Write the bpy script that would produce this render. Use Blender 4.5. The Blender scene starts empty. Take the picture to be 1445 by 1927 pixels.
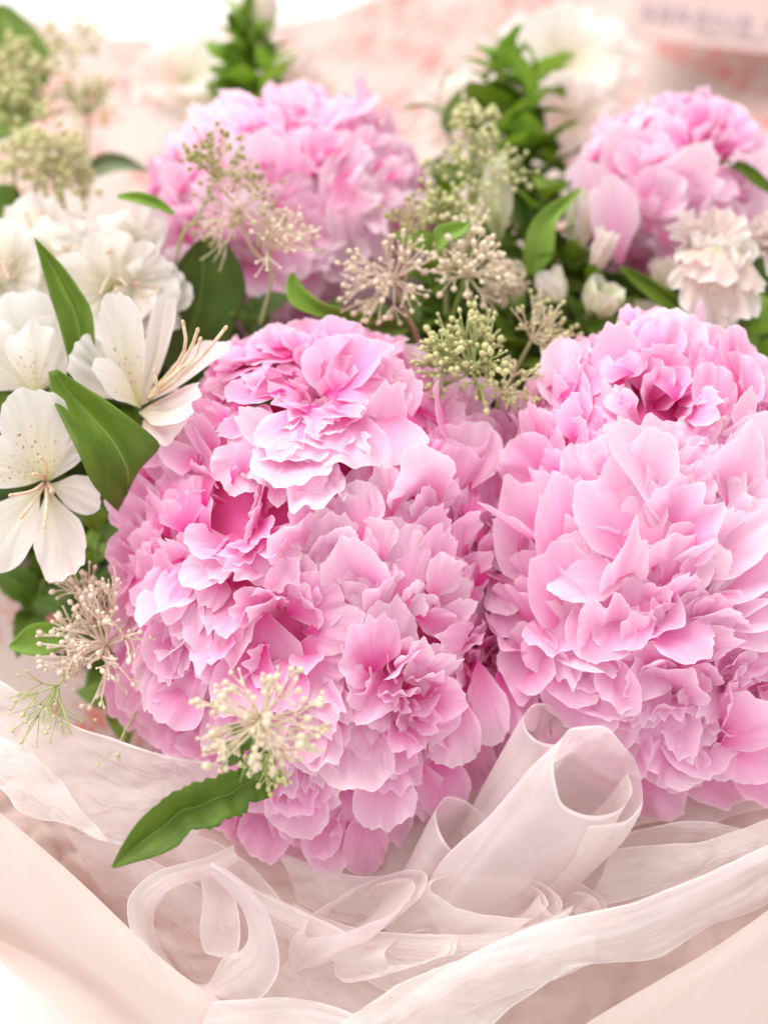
import bpy, math, random
import numpy as np
from mathutils import Vector, Matrix, noise, Euler
R = math.radians
scene = bpy.context.scene
col = scene.collection

# ------------------------------------------------------------------ camera
H = 0.62
PITCH = R(40)                       # looking down 40 degrees
CF = Vector((0, math.cos(PITCH), -math.sin(PITCH)))
CR = Vector((1, 0, 0))
CU = CR.cross(CF).normalized()
CAM = Vector((0, 0, H))
cd = bpy.data.cameras.new('camera')
cam = bpy.data.objects.new('camera', cd)
col.objects.link(cam)
cam.location = CAM
cam.rotation_euler = (R(90) - PITCH, 0, 0)
cd.sensor_fit = 'VERTICAL'
cd.sensor_height = 36
cd.lens = 18 / math.tan(R(20))
cd.clip_start = 0.02
cd.clip_end = 60
cd.dof.use_dof = True
cd.dof.focus_distance = 0.438
cd.dof.aperture_fstop = 4.6
scene.camera = cam

# ------------------------------------------------------------------ light
w = bpy.data.worlds.new('World')
scene.world = w
w.use_nodes = True
wb = w.node_tree.nodes['Background']
wb.inputs['Color'].default_value = (1.0, 0.965, 0.94, 1)
wb.inputs['Strength'].default_value = 1.06


def area(name, loc, target, size, power, color):
    ld = bpy.data.lights.new(name, 'AREA')
    ld.shape = 'RECTANGLE'
    ld.size, ld.size_y = size
    ld.energy = power
    ld.color = color
    o = bpy.data.objects.new(name, ld)
    col.objects.link(o)
    o.location = loc
    o.rotation_euler = (Vector(target) - Vector(loc)).to_track_quat('-Z', 'Y').to_euler()
    return o


area('window_softbox', (-0.6, 0.85, 1.85), (0, 0.42, 0.3), (1.5, 1.1), 36, (1.0, 0.975, 0.95))

scene.view_settings.view_transform = 'Standard'
scene.view_settings.look = 'None'
scene.view_settings.exposure = 0.06
scene.view_settings.gamma = 1.0
cy = scene.cycles
cy.max_bounces = 12
cy.diffuse_bounces = 7
cy.transmission_bounces = 8
cy.transparent_max_bounces = 24
cy.glossy_bounces = 2
cy.caustics_reflective = False
cy.caustics_refractive = False
cy.use_denoising = True

D0 = 0.45
S0 = 2 * D0 * math.tan(R(20)) / 1927.0


def sp(d):                                   # metres per photo pixel at depth d
    return S0 * d / D0


def P(px, py, d):
    s = sp(d)
    return CAM + CF * d + CR * ((px - 722.5) * s) + CU * ((963.5 - py) * s)


def W(v):                                    # direction: x right, y up the slope, z towards the viewer's side
    return (CR * v[0] + CU * v[1] - CF * v[2])


# ------------------------------------------------------------------ materials
def new_mat(name):
    m = bpy.data.materials.new(name)
    m.use_nodes = True
    nt = m.node_tree
    for n in list(nt.nodes):
        nt.nodes.remove(n)
    return m, nt, nt.nodes, nt.links


def ramp(ns, ls, fac, stops):
    r = ns.new('ShaderNodeValToRGB')
    els = r.color_ramp.elements
    while len(els) < len(stops):
        els.new(0.5)
    for e, (p, c) in zip(els, stops):
        e.position = p
        e.color = (*c, 1)
    ls.new(fac, r.inputs['Fac'])
    return r.outputs['Color']


def mixc(ns, ls, fac, a, b, mode='MIX'):
    m = ns.new('ShaderNodeMix')
    m.data_type = 'RGBA'
    m.blend_type = mode
    for k, v in ((0, fac), (6, a), (7, b)):
        if isinstance(v, (int, float)):
            m.inputs[k].default_value = v
        elif isinstance(v, tuple):
            m.inputs[k].default_value = (*v, 1)
        else:
            ls.new(v, m.inputs[k])
    return m.outputs[2]


def thin_mat(name, stops, transl=0.35, rough=0.55, transp=0.0, tcol=None, vein=0.25, vein_scale=(26, 2.2, 1),
             var=0.12, spots=None, spec=0.25, sheen=0.0, edge=None, vein_dist=0.0008, rim=None):
    """petal / leaf material: pigment ramp along the length (UV.y), fine ribs as bump, light shining through"""
    m, nt, ns, ls = new_mat(name)
    uv = ns.new('ShaderNodeUVMap')
    sepn = ns.new('ShaderNodeSeparateXYZ')
    ls.new(uv.outputs[0], sepn.inputs[0])
    c = ramp(ns, ls, sepn.outputs['Y'], stops)
    if rim:
        su = ns.new('ShaderNodeMath'); su.operation = 'MULTIPLY_ADD'
        ls.new(sepn.outputs['X'], su.inputs[0]); su.inputs[1].default_value = 2; su.inputs[2].default_value = -1
        au = ns.new('ShaderNodeMath'); au.operation = 'ABSOLUTE'; ls.new(su.outputs[0], au.inputs[0])
        m1_ = ns.new('ShaderNodeMapRange'); m1_.inputs[1].default_value = 0.955; m1_.inputs[2].default_value = 0.985
        ls.new(au.outputs[0], m1_.inputs[0])
        m2_ = ns.new('ShaderNodeMapRange'); m2_.inputs[1].default_value = 0.965; m2_.inputs[2].default_value = 0.99
        ls.new(sepn.outputs['Y'], m2_.inputs[0])
        mxr = ns.new('ShaderNodeMath'); mxr.operation = 'MAXIMUM'
        ls.new(m1_.outputs[0], mxr.inputs[0]); ls.new(m2_.outputs[0], mxr.inputs[1])
        mr9 = ns.new('ShaderNodeMath'); mr9.operation = 'MULTIPLY'; mr9.inputs[1].default_value = 0.75
        ls.new(mxr.outputs[0], mr9.inputs[0])
        c = mixc(ns, ls, mr9.outputs[0], c, rim)
    mp = ns.new('ShaderNodeMapping')
    mp.inputs['Scale'].default_value = vein_scale
    ls.new(uv.outputs[0], mp.inputs[0])
    oi = ns.new('ShaderNodeObjectInfo')
    addv = ns.new('ShaderNodeVectorMath')
    addv.operation = 'MULTIPLY_ADD'
    ls.new(oi.outputs['Random'], addv.inputs[0])
    addv.inputs[1].default_value = (37, 11, 5)
    ls.new(mp.outputs[0], addv.inputs[2])
    nz = ns.new('ShaderNodeTexNoise')
    nz.inputs['Scale'].default_value = 1.0
    nz.inputs['Detail'].default_value = 3
    ls.new(addv.outputs[0], nz.inputs['Vector'])
    # brightness variation per petal and along the ribs (pigment)
    mr = ns.new('ShaderNodeMapRange')
    mr.inputs[1].default_value = 0.3
    mr.inputs[2].default_value = 0.7
    mr.inputs[3].default_value = 1 - var
    mr.inputs[4].default_value = 1 + var * 0.4
    ls.new(nz.outputs['Fac'], mr.inputs[0])
    hsv = ns.new('ShaderNodeHueSaturation')
    ls.new(c, hsv.inputs['Color'])
    ls.new(mr.outputs[0], hsv.inputs['Value'])
    mr2 = ns.new('ShaderNodeMapRange')
    mr2.inputs[3].default_value = 0.86
    mr2.inputs[4].default_value = 1.14
    ls.new(oi.outputs['Random'], mr2.inputs[0])
    ls.new(mr2.outputs[0], hsv.inputs['Saturation'])
    c = hsv.outputs[0]
    if spots:
        vo = ns.new('ShaderNodeTexVoronoi')
        vo.inputs['Scale'].default_value = 1.0
        mp2 = ns.new('ShaderNodeMapping')
        mp2.inputs['Scale'].default_value = (11, 13, 1)
        ls.new(uv.outputs[0], mp2.inputs[0])
        ls.new(mp2.outputs[0], vo.inputs['Vector'])
        lt = ns.new('ShaderNodeMath')
        lt.operation = 'LESS_THAN'
        ls.new(vo.outputs['Distance'], lt.inputs[0])
        lt.inputs[1].default_value = 0.2
        wn = ns.new('ShaderNodeMath')       # only in the middle stretch
        wn.operation = 'COMPARE'
        ls.new(sepn.outputs['Y'], wn.inputs[0])
        wn.inputs[1].default_value = 0.42
        wn.inputs[2].default_value = 0.24
        mu = ns.new('ShaderNodeMath')
        mu.operation = 'MULTIPLY'
        ls.new(lt.outputs[0], mu.inputs[0])
        ls.new(wn.outputs[0], mu.inputs[1])
        c = mixc(ns, ls, mu.outputs[0], c, spots)
    bump = ns.new('ShaderNodeBump')
    bump.inputs['Strength'].default_value = vein
    bump.inputs['Distance'].default_value = vein_dist
    ls.new(nz.outputs['Fac'], bump.inputs['Height'])
    pb = ns.new('ShaderNodeBsdfPrincipled')
    ls.new(c, pb.inputs['Base Color'])
    pb.inputs['Roughness'].default_value = rough
    pb.inputs['Specular IOR Level'].default_value = spec
    if sheen:
        pb.inputs['Sheen Weight'].default_value = sheen
    ls.new(bump.outputs[0], pb.inputs['Normal'])
    tr = ns.new('ShaderNodeBsdfTranslucent')
    if tcol:
        tc = mixc(ns, ls, 1.0, c, tcol, 'MULTIPLY')
        ls.new(tc, tr.inputs['Color'])
    else:
        ls.new(c, tr.inputs['Color'])
    mx = ns.new('ShaderNodeMixShader')
    mx.inputs[0].default_value = transl
    ls.new(pb.outputs[0], mx.inputs[1])
    ls.new(tr.outputs[0], mx.inputs[2])
    out = ns.new('ShaderNodeOutputMaterial')
    last = mx.outputs[0]
    if transp:
        tp = ns.new('ShaderNodeBsdfTransparent')
        m2 = ns.new('ShaderNodeMixShader')
        m2.inputs[0].default_value = transp
        ls.new(last, m2.inputs[1])
        ls.new(tp.outputs[0], m2.inputs[2])
        last = m2.outputs[0]
    ls.new(last, out.inputs['Surface'])
    return m


M = {}
M['pink'] = thin_mat('peony_pink', [(0.0, (0.84, 0.07, 0.36)), (0.4, (0.93, 0.33, 0.63)), (0.75, (0.96, 0.55, 0.79)),
                                    (1.0, (0.97, 0.71, 0.87))], transl=0.46, vein=0.45, vein_scale=(18, 2.4, 1), var=0.06, rim=(0.99, 0.84, 0.92))
M['pale_pink'] = thin_mat('peony_pale_pink', [(0.0, (0.90, 0.14, 0.44)), (0.4, (0.95, 0.45, 0.71)), (0.75, (0.97, 0.67, 0.84)),
                                              (1.0, (0.98, 0.80, 0.91))], transl=0.46, vein=0.45, vein_scale=(18, 2.4, 1), var=0.055, rim=(0.99, 0.90, 0.95))
M['mauve_pink'] = thin_mat('peony_outer_pink', [(0.0, (0.82, 0.16, 0.43)), (0.5, (0.92, 0.40, 0.67)), (1.0, (0.95, 0.60, 0.80))],
                           transl=0.46, vein=0.45, vein_scale=(18, 2.4, 1), var=0.06, rim=(0.99, 0.82, 0.90))
M['white'] = thin_mat('white_petal', [(0.0, (0.66, 0.72, 0.34)), (0.22, (0.86, 0.83, 0.68)), (0.8, (0.91, 0.88, 0.84)), (1.0, (0.93, 0.90, 0.87))],
                      transl=0.5, vein=0.6, vein_scale=(12, 1.2, 1), var=0.07, vein_dist=0.0012, rim=(0.96, 0.94, 0.92))
M['white_spotted'] = thin_mat('white_spotted_petal', [(0.0, (0.66, 0.70, 0.30)), (0.22, (0.86, 0.80, 0.60)), (0.8, (0.91, 0.88, 0.84)), (1.0, (0.93, 0.90, 0.87))],
                              transl=0.5, vein=0.6, vein_scale=(12, 1.2, 1), var=0.07, vein_dist=0.0012, spots=(0.33, 0.08, 0.06), rim=(0.96, 0.94, 0.92))
M['blush'] = thin_mat('blush_petal', [(0.0, (0.66, 0.70, 0.40)), (0.3, (0.87, 0.74, 0.66)), (0.8, (0.90, 0.79, 0.75)), (1.0, (0.93, 0.88, 0.85))],
                      transl=0.5, vein=0.4, vein_scale=(18, 1.5, 1), var=0.06)
M['cream'] = thin_mat('cream_petal', [(0.0, (0.55, 0.62, 0.25)), (0.4, (0.82, 0.82, 0.60)), (1.0, (0.90, 0.86, 0.76))],
                      transl=0.5, vein=0.4, vein_scale=(18, 1.5, 1), var=0.06)
M['green_bud'] = thin_mat('green_bud_petal', [(0.0, (0.42, 0.52, 0.14)), (0.55, (0.66, 0.72, 0.36)), (1.0, (0.86, 0.84, 0.66))],
                          transl=0.3, vein=0.4, var=0.1)


def leaf_mat(name, a, b, rib, transl=0.3, rough=0.55, nscale=3.5):
    m, nt, ns, ls = new_mat(name)
    uv = ns.new('ShaderNodeUVMap')
    s = ns.new('ShaderNodeSeparateXYZ')
    ls.new(uv.outputs[0], s.inputs[0])
    oi = ns.new('ShaderNodeObjectInfo')
    nz = ns.new('ShaderNodeTexNoise')
    nz.inputs['Scale'].default_value = nscale
    nz.inputs['Detail'].default_value = 4
    ad = ns.new('ShaderNodeVectorMath')
    ad.operation = 'MULTIPLY_ADD'
    ls.new(oi.outputs['Random'], ad.inputs[0])
    ad.inputs[1].default_value = (9, 7, 3)
    ls.new(uv.outputs[0], ad.inputs[2])
    ls.new(ad.outputs[0], nz.inputs['Vector'])
    c = ramp(ns, ls, nz.outputs['Fac'], [(0.3, a), (0.7, b)])
    # side veins run from the midrib towards the tip: v - 0.5|u-.5|
    ab = ns.new('ShaderNodeMath'); ab.operation = 'SUBTRACT'
    ls.new(s.outputs['X'], ab.inputs[0]); ab.inputs[1].default_value = 0.5
    ab2 = ns.new('ShaderNodeMath'); ab2.operation = 'ABSOLUTE'
    ls.new(ab.outputs[0], ab2.inputs[0])
    k = ns.new('ShaderNodeMath'); k.operation = 'MULTIPLY_ADD'
    ls.new(ab2.outputs[0], k.inputs[0]); k.inputs[1].default_value = -0.9
    ls.new(s.outputs['Y'], k.inputs[2])
    k2 = ns.new('ShaderNodeMath'); k2.operation = 'MULTIPLY'
    ls.new(k.outputs[0], k2.inputs[0]); k2.inputs[1].default_value = 44
    sn = ns.new('ShaderNodeMath'); sn.operation = 'SINE'
    ls.new(k2.outputs[0], sn.inputs[0])
    pw = ns.new('ShaderNodeMapRange')
    pw.inputs[1].default_value = 0.86; pw.inputs[2].default_value = 1.0
    ls.new(sn.outputs[0], pw.inputs[0])
    mid = ns.new('ShaderNodeMapRange')
    mid.inputs[1].default_value = 0.016; mid.inputs[2].default_value = 0.006
    mid.inputs[3].default_value = 0; mid.inputs[4].default_value = 1
    ls.new(ab2.outputs[0], mid.inputs[0])
    mm = ns.new('ShaderNodeMath'); mm.operation = 'MULTIPLY'
    ls.new(pw.outputs[0], mm.inputs[0]); mm.inputs[1].default_value = 0.10
    mx_ = ns.new('ShaderNodeMath'); mx_.operation = 'MAXIMUM'
    ls.new(mid.outputs[0], mx_.inputs[0]); ls.new(mm.outputs[0], mx_.inputs[1])
    c = mixc(ns, ls, mx_.outputs[0], c, rib)
    bump = ns.new('ShaderNodeBump')
    bump.inputs['Strength'].default_value = 0.35
    bump.inputs['Distance'].default_value = 0.0006
    ls.new(mx_.outputs[0], bump.inputs['Height'])
    bump.invert = True
    pb = ns.new('ShaderNodeBsdfPrincipled')
    ls.new(c, pb.inputs['Base Color'])
    pb.inputs['Roughness'].default_value = rough
    pb.inputs['Specular IOR Level'].default_value = 0.45
    ls.new(bump.outputs[0], pb.inputs['Normal'])
    tr = ns.new('ShaderNodeBsdfTranslucent')
    tc = mixc(ns, ls, 1.0, c, (1.0, 1.0, 0.45), 'MULTIPLY')
    ls.new(tc, tr.inputs['Color'])
    mx = ns.new('ShaderNodeMixShader'); mx.inputs[0].default_value = transl
    ls.new(pb.outputs[0], mx.inputs[1]); ls.new(tr.outputs[0], mx.inputs[2])
    out = ns.new('ShaderNodeOutputMaterial')
    ls.new(mx.outputs[0], out.inputs['Surface'])
    return m


M['leaf'] = leaf_mat('leaf_green', (0.085, 0.17, 0.010), (0.18, 0.28, 0.022), (0.33, 0.42, 0.08))
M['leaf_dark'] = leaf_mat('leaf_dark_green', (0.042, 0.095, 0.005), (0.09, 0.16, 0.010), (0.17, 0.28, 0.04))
M['leaf_bright'] = leaf_mat('leaf_bright_green', (0.20, 0.38, 0.035), (0.32, 0.50, 0.08), (0.46, 0.60, 0.18), transl=0.3)
M['leaf_sage'] = leaf_mat('leaf_sage', (0.18, 0.26, 0.12), (0.27, 0.34, 0.18), (0.4, 0.46, 0.26), transl=0.3)


def plain(name, a, b, scale=60, rough=0.5, transl=0.0, bump_s=0.2):
    m, nt, ns, ls = new_mat(name)
    tc = ns.new('ShaderNodeTexCoord')
    nz = ns.new('ShaderNodeTexNoise')
    nz.inputs['Scale'].default_value = scale
    nz.inputs['Detail'].default_value = 4
    ls.new(tc.outputs['Object'], nz.inputs['Vector'])
    c = ramp(ns, ls, nz.outputs['Fac'], [(0.35, a), (0.65, b)])
    pb = ns.new('ShaderNodeBsdfPrincipled')
    ls.new(c, pb.inputs['Base Color'])
    pb.inputs['Roughness'].default_value = rough
    pb.inputs['Specular IOR Level'].default_value = 0.3
    bp = ns.new('ShaderNodeBump')
    bp.inputs['Strength'].default_value = bump_s
    bp.inputs['Distance'].default_value = 0.0004
    ls.new(nz.outputs['Fac'], bp.inputs['Height'])
    ls.new(bp.outputs[0], pb.inputs['Normal'])
    out = ns.new('ShaderNodeOutputMaterial')
    last = pb.outputs[0]
    if transl:
        tr = ns.new('ShaderNodeBsdfTranslucent')
        ls.new(c, tr.inputs['Color'])
        mx = ns.new('ShaderNodeMixShader'); mx.inputs[0].default_value = transl
        ls.new(last, mx.inputs[1]); ls.new(tr.outputs[0], mx.inputs[2])
        last = mx.outputs[0]
    ls.new(last, out.inputs['Surface'])
    return m


M['stem_green'] = plain('stem_green', (0.16, 0.26, 0.05), (0.28, 0.38, 0.10), 120)
M['stem_lime'] = plain('stem_lime', (0.42, 0.48, 0.18), (0.55, 0.58, 0.28), 120, transl=0.2)
M['stem_cream'] = plain('stem_cream', (0.80, 0.71, 0.50), (0.88, 0.80, 0.65), 200, transl=0.25)
M['stem_blush'] = plain('stem_blush', (0.82, 0.68, 0.54), (0.90, 0.78, 0.68), 200, transl=0.25)
M['stem_tan'] = plain('stem_tan', (0.60, 0.54, 0.28), (0.72, 0.64, 0.42), 200, transl=0.15)
M['stem_brown'] = plain('stem_brown', (0.50, 0.30, 0.20), (0.62, 0.42, 0.30), 200)
M['bud_cream'] = plain('bud_cream', (0.78, 0.68, 0.48), (0.88, 0.80, 0.66), 300, transl=0.2)
M['bud_lime'] = plain('bud_lime', (0.56, 0.58, 0.24), (0.76, 0.72, 0.42), 300, transl=0.2)
M['bud_olive'] = plain('bud_olive', (0.24, 0.25, 0.07), (0.44, 0.38, 0.16), 300)
M['bud_blush'] = plain('bud_blush', (0.86, 0.70, 0.58), (0.92, 0.80, 0.70), 300, transl=0.2)
M['stamen'] = plain('stamen', (0.80, 0.62, 0.42), (0.88, 0.76, 0.62), 200, transl=0.2)
M['anther'] = plain('anther', (0.66, 0.44, 0.28), (0.78, 0.58, 0.42), 300)
M['core'] = plain('peony_heart', (0.72, 0.10, 0.34), (0.80, 0.18, 0.44), 80)


def sheer(name, c0, c1, transp, transl=0.45, crinkle=0.5, rough=0.6, nscale=9, dirt=None):
    m, nt, ns, ls = new_mat(name)
    uv = ns.new('ShaderNodeUVMap')
    oi = ns.new('ShaderNodeObjectInfo')
    ad = ns.new('ShaderNodeVectorMath'); ad.operation = 'MULTIPLY_ADD'
    ls.new(oi.outputs['Random'], ad.inputs[0]); ad.inputs[1].default_value = (9, 7, 3)
    ls.new(uv.outputs[0], ad.inputs[2])
    nz = ns.new('ShaderNodeTexNoise')
    nz.inputs['Scale'].default_value = nscale; nz.inputs['Detail'].default_value = 7
    nz.inputs['Distortion'].default_value = 0.7
    ls.new(ad.outputs[0], nz.inputs['Vector'])
    c = ramp(ns, ls, nz.outputs['Fac'], [(0.35, c0), (0.65, c1)])
    # creases of the handled paper
    vo = ns.new('ShaderNodeTexVoronoi'); vo.feature = 'DISTANCE_TO_EDGE'
    vo.inputs['Scale'].default_value = 3.2
    nz2 = ns.new('ShaderNodeTexNoise'); nz2.inputs['Scale'].default_value = 2.5; nz2.inputs['Detail'].default_value = 2
    ls.new(ad.outputs[0], nz2.inputs['Vector'])
    ad2 = ns.new('ShaderNodeVectorMath'); ad2.operation = 'ADD'
    ls.new(nz2.outputs['Color'], ad2.inputs[0]); ls.new(ad.outputs[0], ad2.inputs[1])
    ls.new(ad2.outputs[0], vo.inputs['Vector'])
    mr = ns.new('ShaderNodeMapRange'); mr.inputs[1].default_value = 0; mr.inputs[2].default_value = 0.12
    mr.interpolation_type = 'SMOOTHSTEP'
    ls.new(vo.outputs['Distance'], mr.inputs[0])
    b1 = ns.new('ShaderNodeBump'); b1.inputs['Strength'].default_value = crinkle; b1.inputs['Distance'].default_value = 0.0012
    ls.new(mr.outputs[0], b1.inputs['Height'])
    b2 = ns.new('ShaderNodeBump'); b2.inputs['Strength'].default_value = crinkle; b2.inputs['Distance'].default_value = 0.0015
    ls.new(nz.outputs['Fac'], b2.inputs['Height']); ls.new(b1.outputs[0], b2.inputs['Normal'])
    pb = ns.new('ShaderNodeBsdfPrincipled')
    ls.new(c, pb.inputs['Base Color']); pb.inputs['Roughness'].default_value = rough
    pb.inputs['Specular IOR Level'].default_value = 0.3
    ls.new(b2.outputs[0], pb.inputs['Normal'])
    tr = ns.new('ShaderNodeBsdfTranslucent'); ls.new(c, tr.inputs['Color'])
    mx = ns.new('ShaderNodeMixShader'); mx.inputs[0].default_value = transl
    ls.new(pb.outputs[0], mx.inputs[1]); ls.new(tr.outputs[0], mx.inputs[2])
    last = mx.outputs[0]
    if transp:
        sx = ns.new('ShaderNodeSeparateXYZ'); ls.new(uv.outputs[0], sx.inputs[0])
        hm = ns.new('ShaderNodeMath'); hm.operation = 'PINGPONG'; hm.inputs[1].default_value = 0.5
        ls.new(sx.outputs['Y'], hm.inputs[0])
        he = ns.new('ShaderNodeMapRange'); he.inputs[1].default_value = 0.02; he.inputs[2].default_value = 0.035
        ls.new(hm.outputs[0], he.inputs[0])
        tp = ns.new('ShaderNodeBsdfTransparent'); tp.inputs[0].default_value = (1, 0.97, 0.96, 1)
        m2 = ns.new('ShaderNodeMixShader')
        ma = ns.new('ShaderNodeMapRange'); ma.inputs[1].default_value = 0.3; ma.inputs[2].default_value = 0.7
        ma.inputs[3].default_value = transp * 0.75; ma.inputs[4].default_value = transp * 1.25
        ls.new(nz.outputs['Fac'], ma.inputs[0])
        mh = ns.new('ShaderNodeMath'); mh.operation = 'MULTIPLY'
        ls.new(ma.outputs[0], mh.inputs[0]); ls.new(he.outputs[0], mh.inputs[1])
        ls.new(mh.outputs[0], m2.inputs[0])
        ls.new(last, m2.inputs[1]); ls.new(tp.outputs[0], m2.inputs[2])
        last = m2.outputs[0]
    out = ns.new('ShaderNodeOutputMaterial')
    ls.new(last, out.inputs['Surface'])
    return m


M['organza'] = sheer('sheer_ribbon', (0.86, 0.78, 0.77), (0.94, 0.89, 0.89), 0.30, crinkle=0.12, nscale=6)
M['tissue'] = sheer('wet_look_tissue', (0.80, 0.72, 0.70), (0.92, 0.87, 0.86), 0.32, crinkle=0.28, nscale=10)
M['tissue_solid'] = sheer('shaded_pink_tissue', (0.64, 0.48, 0.44), (0.74, 0.59, 0.55), 0.0, transl=0.3, crinkle=0.2, nscale=6)  # pink darkened to put the shadows between the ribbon bands into the colour
M['peach_paper'] = sheer('peach_paper', (0.80, 0.67, 0.62), (0.84, 0.72, 0.68), 0.0, transl=0.25, crinkle=0.06, nscale=4)


def toile_mat():
    m, nt, ns, ls = new_mat('printed_paper')
    uv = ns.new('ShaderNodeUVMap')
    mp = ns.new('ShaderNodeMapping'); mp.inputs['Scale'].default_value = (13, 15, 1)
    ls.new(uv.outputs[0], mp.inputs[0])
    big = ns.new('ShaderNodeTexNoise'); big.inputs['Scale'].default_value = 0.75; big.inputs['Detail'].default_value = 1.5
    ls.new(mp.outputs[0], big.inputs['Vector'])
    fine = ns.new('ShaderNodeTexNoise'); fine.inputs['Scale'].default_value = 3.6; fine.inputs['Detail'].default_value = 6
    fine.inputs['Distortion'].default_value = 1.6
    ls.new(mp.outputs[0], fine.inputs['Vector'])
    a = ns.new('ShaderNodeMapRange'); a.inputs[1].default_value = 0.44; a.inputs[2].default_value = 0.52
    ls.new(big.outputs['Fac'], a.inputs[0])
    b = ns.new('ShaderNodeMapRange'); b.inputs[1].default_value = 0.48; b.inputs[2].default_value = 0.58
    ls.new(fine.outputs['Fac'], b.inputs[0])
    mu = ns.new('ShaderNodeMath'); mu.operation = 'MULTIPLY'
    ls.new(a.outputs[0], mu.inputs[0]); ls.new(b.outputs[0], mu.inputs[1])
    m3 = ns.new('ShaderNodeMath'); m3.operation = 'MULTIPLY'
    ls.new(mu.outputs[0], m3.inputs[0]); m3.inputs[1].default_value = 0.95
    c = mixc(ns, ls, m3.outputs[0], (0.585, 0.475, 0.435), (0.62, 0.20, 0.18))
    pb = ns.new('ShaderNodeBsdfPrincipled'); ls.new(c, pb.inputs['Base Color']); pb.inputs['Roughness'].default_value = 0.7
    tr = ns.new('ShaderNodeBsdfTranslucent'); ls.new(c, tr.inputs['Color'])
    mx = ns.new('ShaderNodeMixShader'); mx.inputs[0].default_value = 0.12
    ls.new(pb.outputs[0], mx.inputs[1]); ls.new(tr.outputs[0], mx.inputs[2])
    out = ns.new('ShaderNodeOutputMaterial'); ls.new(mx.outputs[0], out.inputs['Surface'])
    return m


M['toile'] = toile_mat()
M['table'] = plain('white_table', (0.84, 0.83, 0.81), (0.87, 0.86, 0.84), 6, rough=0.6, bump_s=0.02)
M['tag'] = plain('tag_pink', (0.60, 0.44, 0.41), (0.63, 0.47, 0.44), 30, rough=0.6, transl=0.2)
M['ink'] = plain('tag_ink', (0.32, 0.26, 0.31), (0.36, 0.29, 0.34), 30, rough=0.6)


# ------------------------------------------------------------------ objects
def tag(o, label=None, cat=None, group=None, kind=None):
    if label: o['label'] = label
    if cat: o['category'] = cat
    if group: o['group'] = group
    if kind: o['kind'] = kind
    return o


def root(name, loc, label, cat, group=None):
    o = bpy.data.objects.new(name, None)
    o.empty_display_size = 0.01
    col.objects.link(o)
    o.location = loc
    return tag(o, label, cat, group)


def add(name, me, rt=None, mat=None):
    """mesh given in world coordinates"""
    o = bpy.data.objects.new(name, me)
    col.objects.link(o)
    if rt is not None:
        o.parent = rt
        o.matrix_local = Matrix.Translation(-rt.location)
    return o


def place(name, me, Mw, rt):
    o = bpy.data.objects.new(name, me)
    col.objects.link(o)
    o.parent = rt
    o.matrix_local = Matrix.Translation(-rt.location) @ Mw
    return o


def mk(name, verts, faces, mat, uvs=None, smooth=True):
    me = bpy.data.meshes.new(name)
    me.from_pydata([tuple(v) for v in verts], [], faces)
    me.materials.append(mat)
    if smooth:
        me.polygons.foreach_set('use_smooth', [True] * len(me.polygons))
    if uvs is not None:
        l = me.uv_layers.new(name='UVMap')
        idx = np.empty(len(me.loops), dtype=np.int32)
        me.loops.foreach_get('vertex_index', idx)
        a = np.array(uvs, dtype=np.float32)[idx]
        l.data.foreach_set('uv', a.ravel())
    me.update()
    return me


def gridfaces(nu, nv):
    f = []
    for j in range(nv - 1):
        for i in range(nu - 1):
            a = j * nu + i
            f.append((a, a + 1, a + nu + 1, a + nu))
    return f


def n1(x, y=0.0, z=0.0):
    return noise.noise(Vector((x, y, z)))


def petal_mesh(name, mat, seed, A=0.6, k=0.5, cup=0.5, ruf=0.08, rag=0.05, cleft=0.0, rec=0.0, crease=0.0, nu=41, nv=14, pleat=0.003, pw=3.2, tipdrop=0.3):
    rnd = random.Random(seed)
    o = seed * 3.17
    verts, uvs = [], []
    wn_ = 0.5 / max((1 - tipdrop * (q_ / 20) ** pw) * math.sin(q_ / 20 * A) for q_ in range(21))
    f1 = rnd.uniform(3, 6); p1 = rnd.uniform(0, 6.28); cu0 = rnd.uniform(-0.3, 0.3)
    for j in range(nv):
        r = (j / (nv - 1)) ** 0.9
        for i in range(nu):
            u = -1 + 2 * i / (nu - 1)
            Rr = (1 - tipdrop * abs(u) ** pw)
            Rr *= 1 + rag * (n1(u * 2.3, o) * 1.5 + n1(u * 6.5, o + 9) * 1.1 + n1(u * 15, o + 5) * 0.75 + n1(u * 31, o + 3) * 0.35)
            Rr -= cleft * math.exp(-((u - cu0) / 0.10) ** 2)
            rr = r * Rr
            a = u * A
            x = rr * math.sin(a)
            y = rr * math.cos(a)
            kk = k if abs(k) > 1e-3 else 1e-3
            yy = math.sin(kk * y) / kk
            zz = (1 - math.cos(kk * y)) / kk
            e = rr * rr * (0.35 + 0.65 * abs(u))
            z = cup * x * x - crease * math.exp(-(u / .13) ** 2) * math.sin(math.pi * min(1, r * .9)) - crease * .4 * math.exp(-((abs(u) - .45) / .1) ** 2) * r
            z += ruf * 1.35 * rr ** 2.8 * (math.sin(u * f1 + p1) * 0.7 + n1(u * 4.1, rr * 2.0, o) * 1.6)
            z += ruf * 0.5 * rr ** 5 * math.sin(u * f1 * 2.9 + p1 * 2)
            z += pleat * rr * math.sin(u * 21 + 2 * n1(u * 2, rr * 2, o))
            if rec:
                z -= rec * max(0, rr - 0.55) ** 2 * 0.9
            x += 0.03 * n1(rr * 3, o, u)
            # normal of the bend
            an = kk * y
            verts.append((x * wn_, yy - z * math.sin(an), zz + z * math.cos(an)))
            uvs.append((i / (nu - 1), r))
    return mk(name, verts, gridfaces(nu, nv), mat, uvs)


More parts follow.
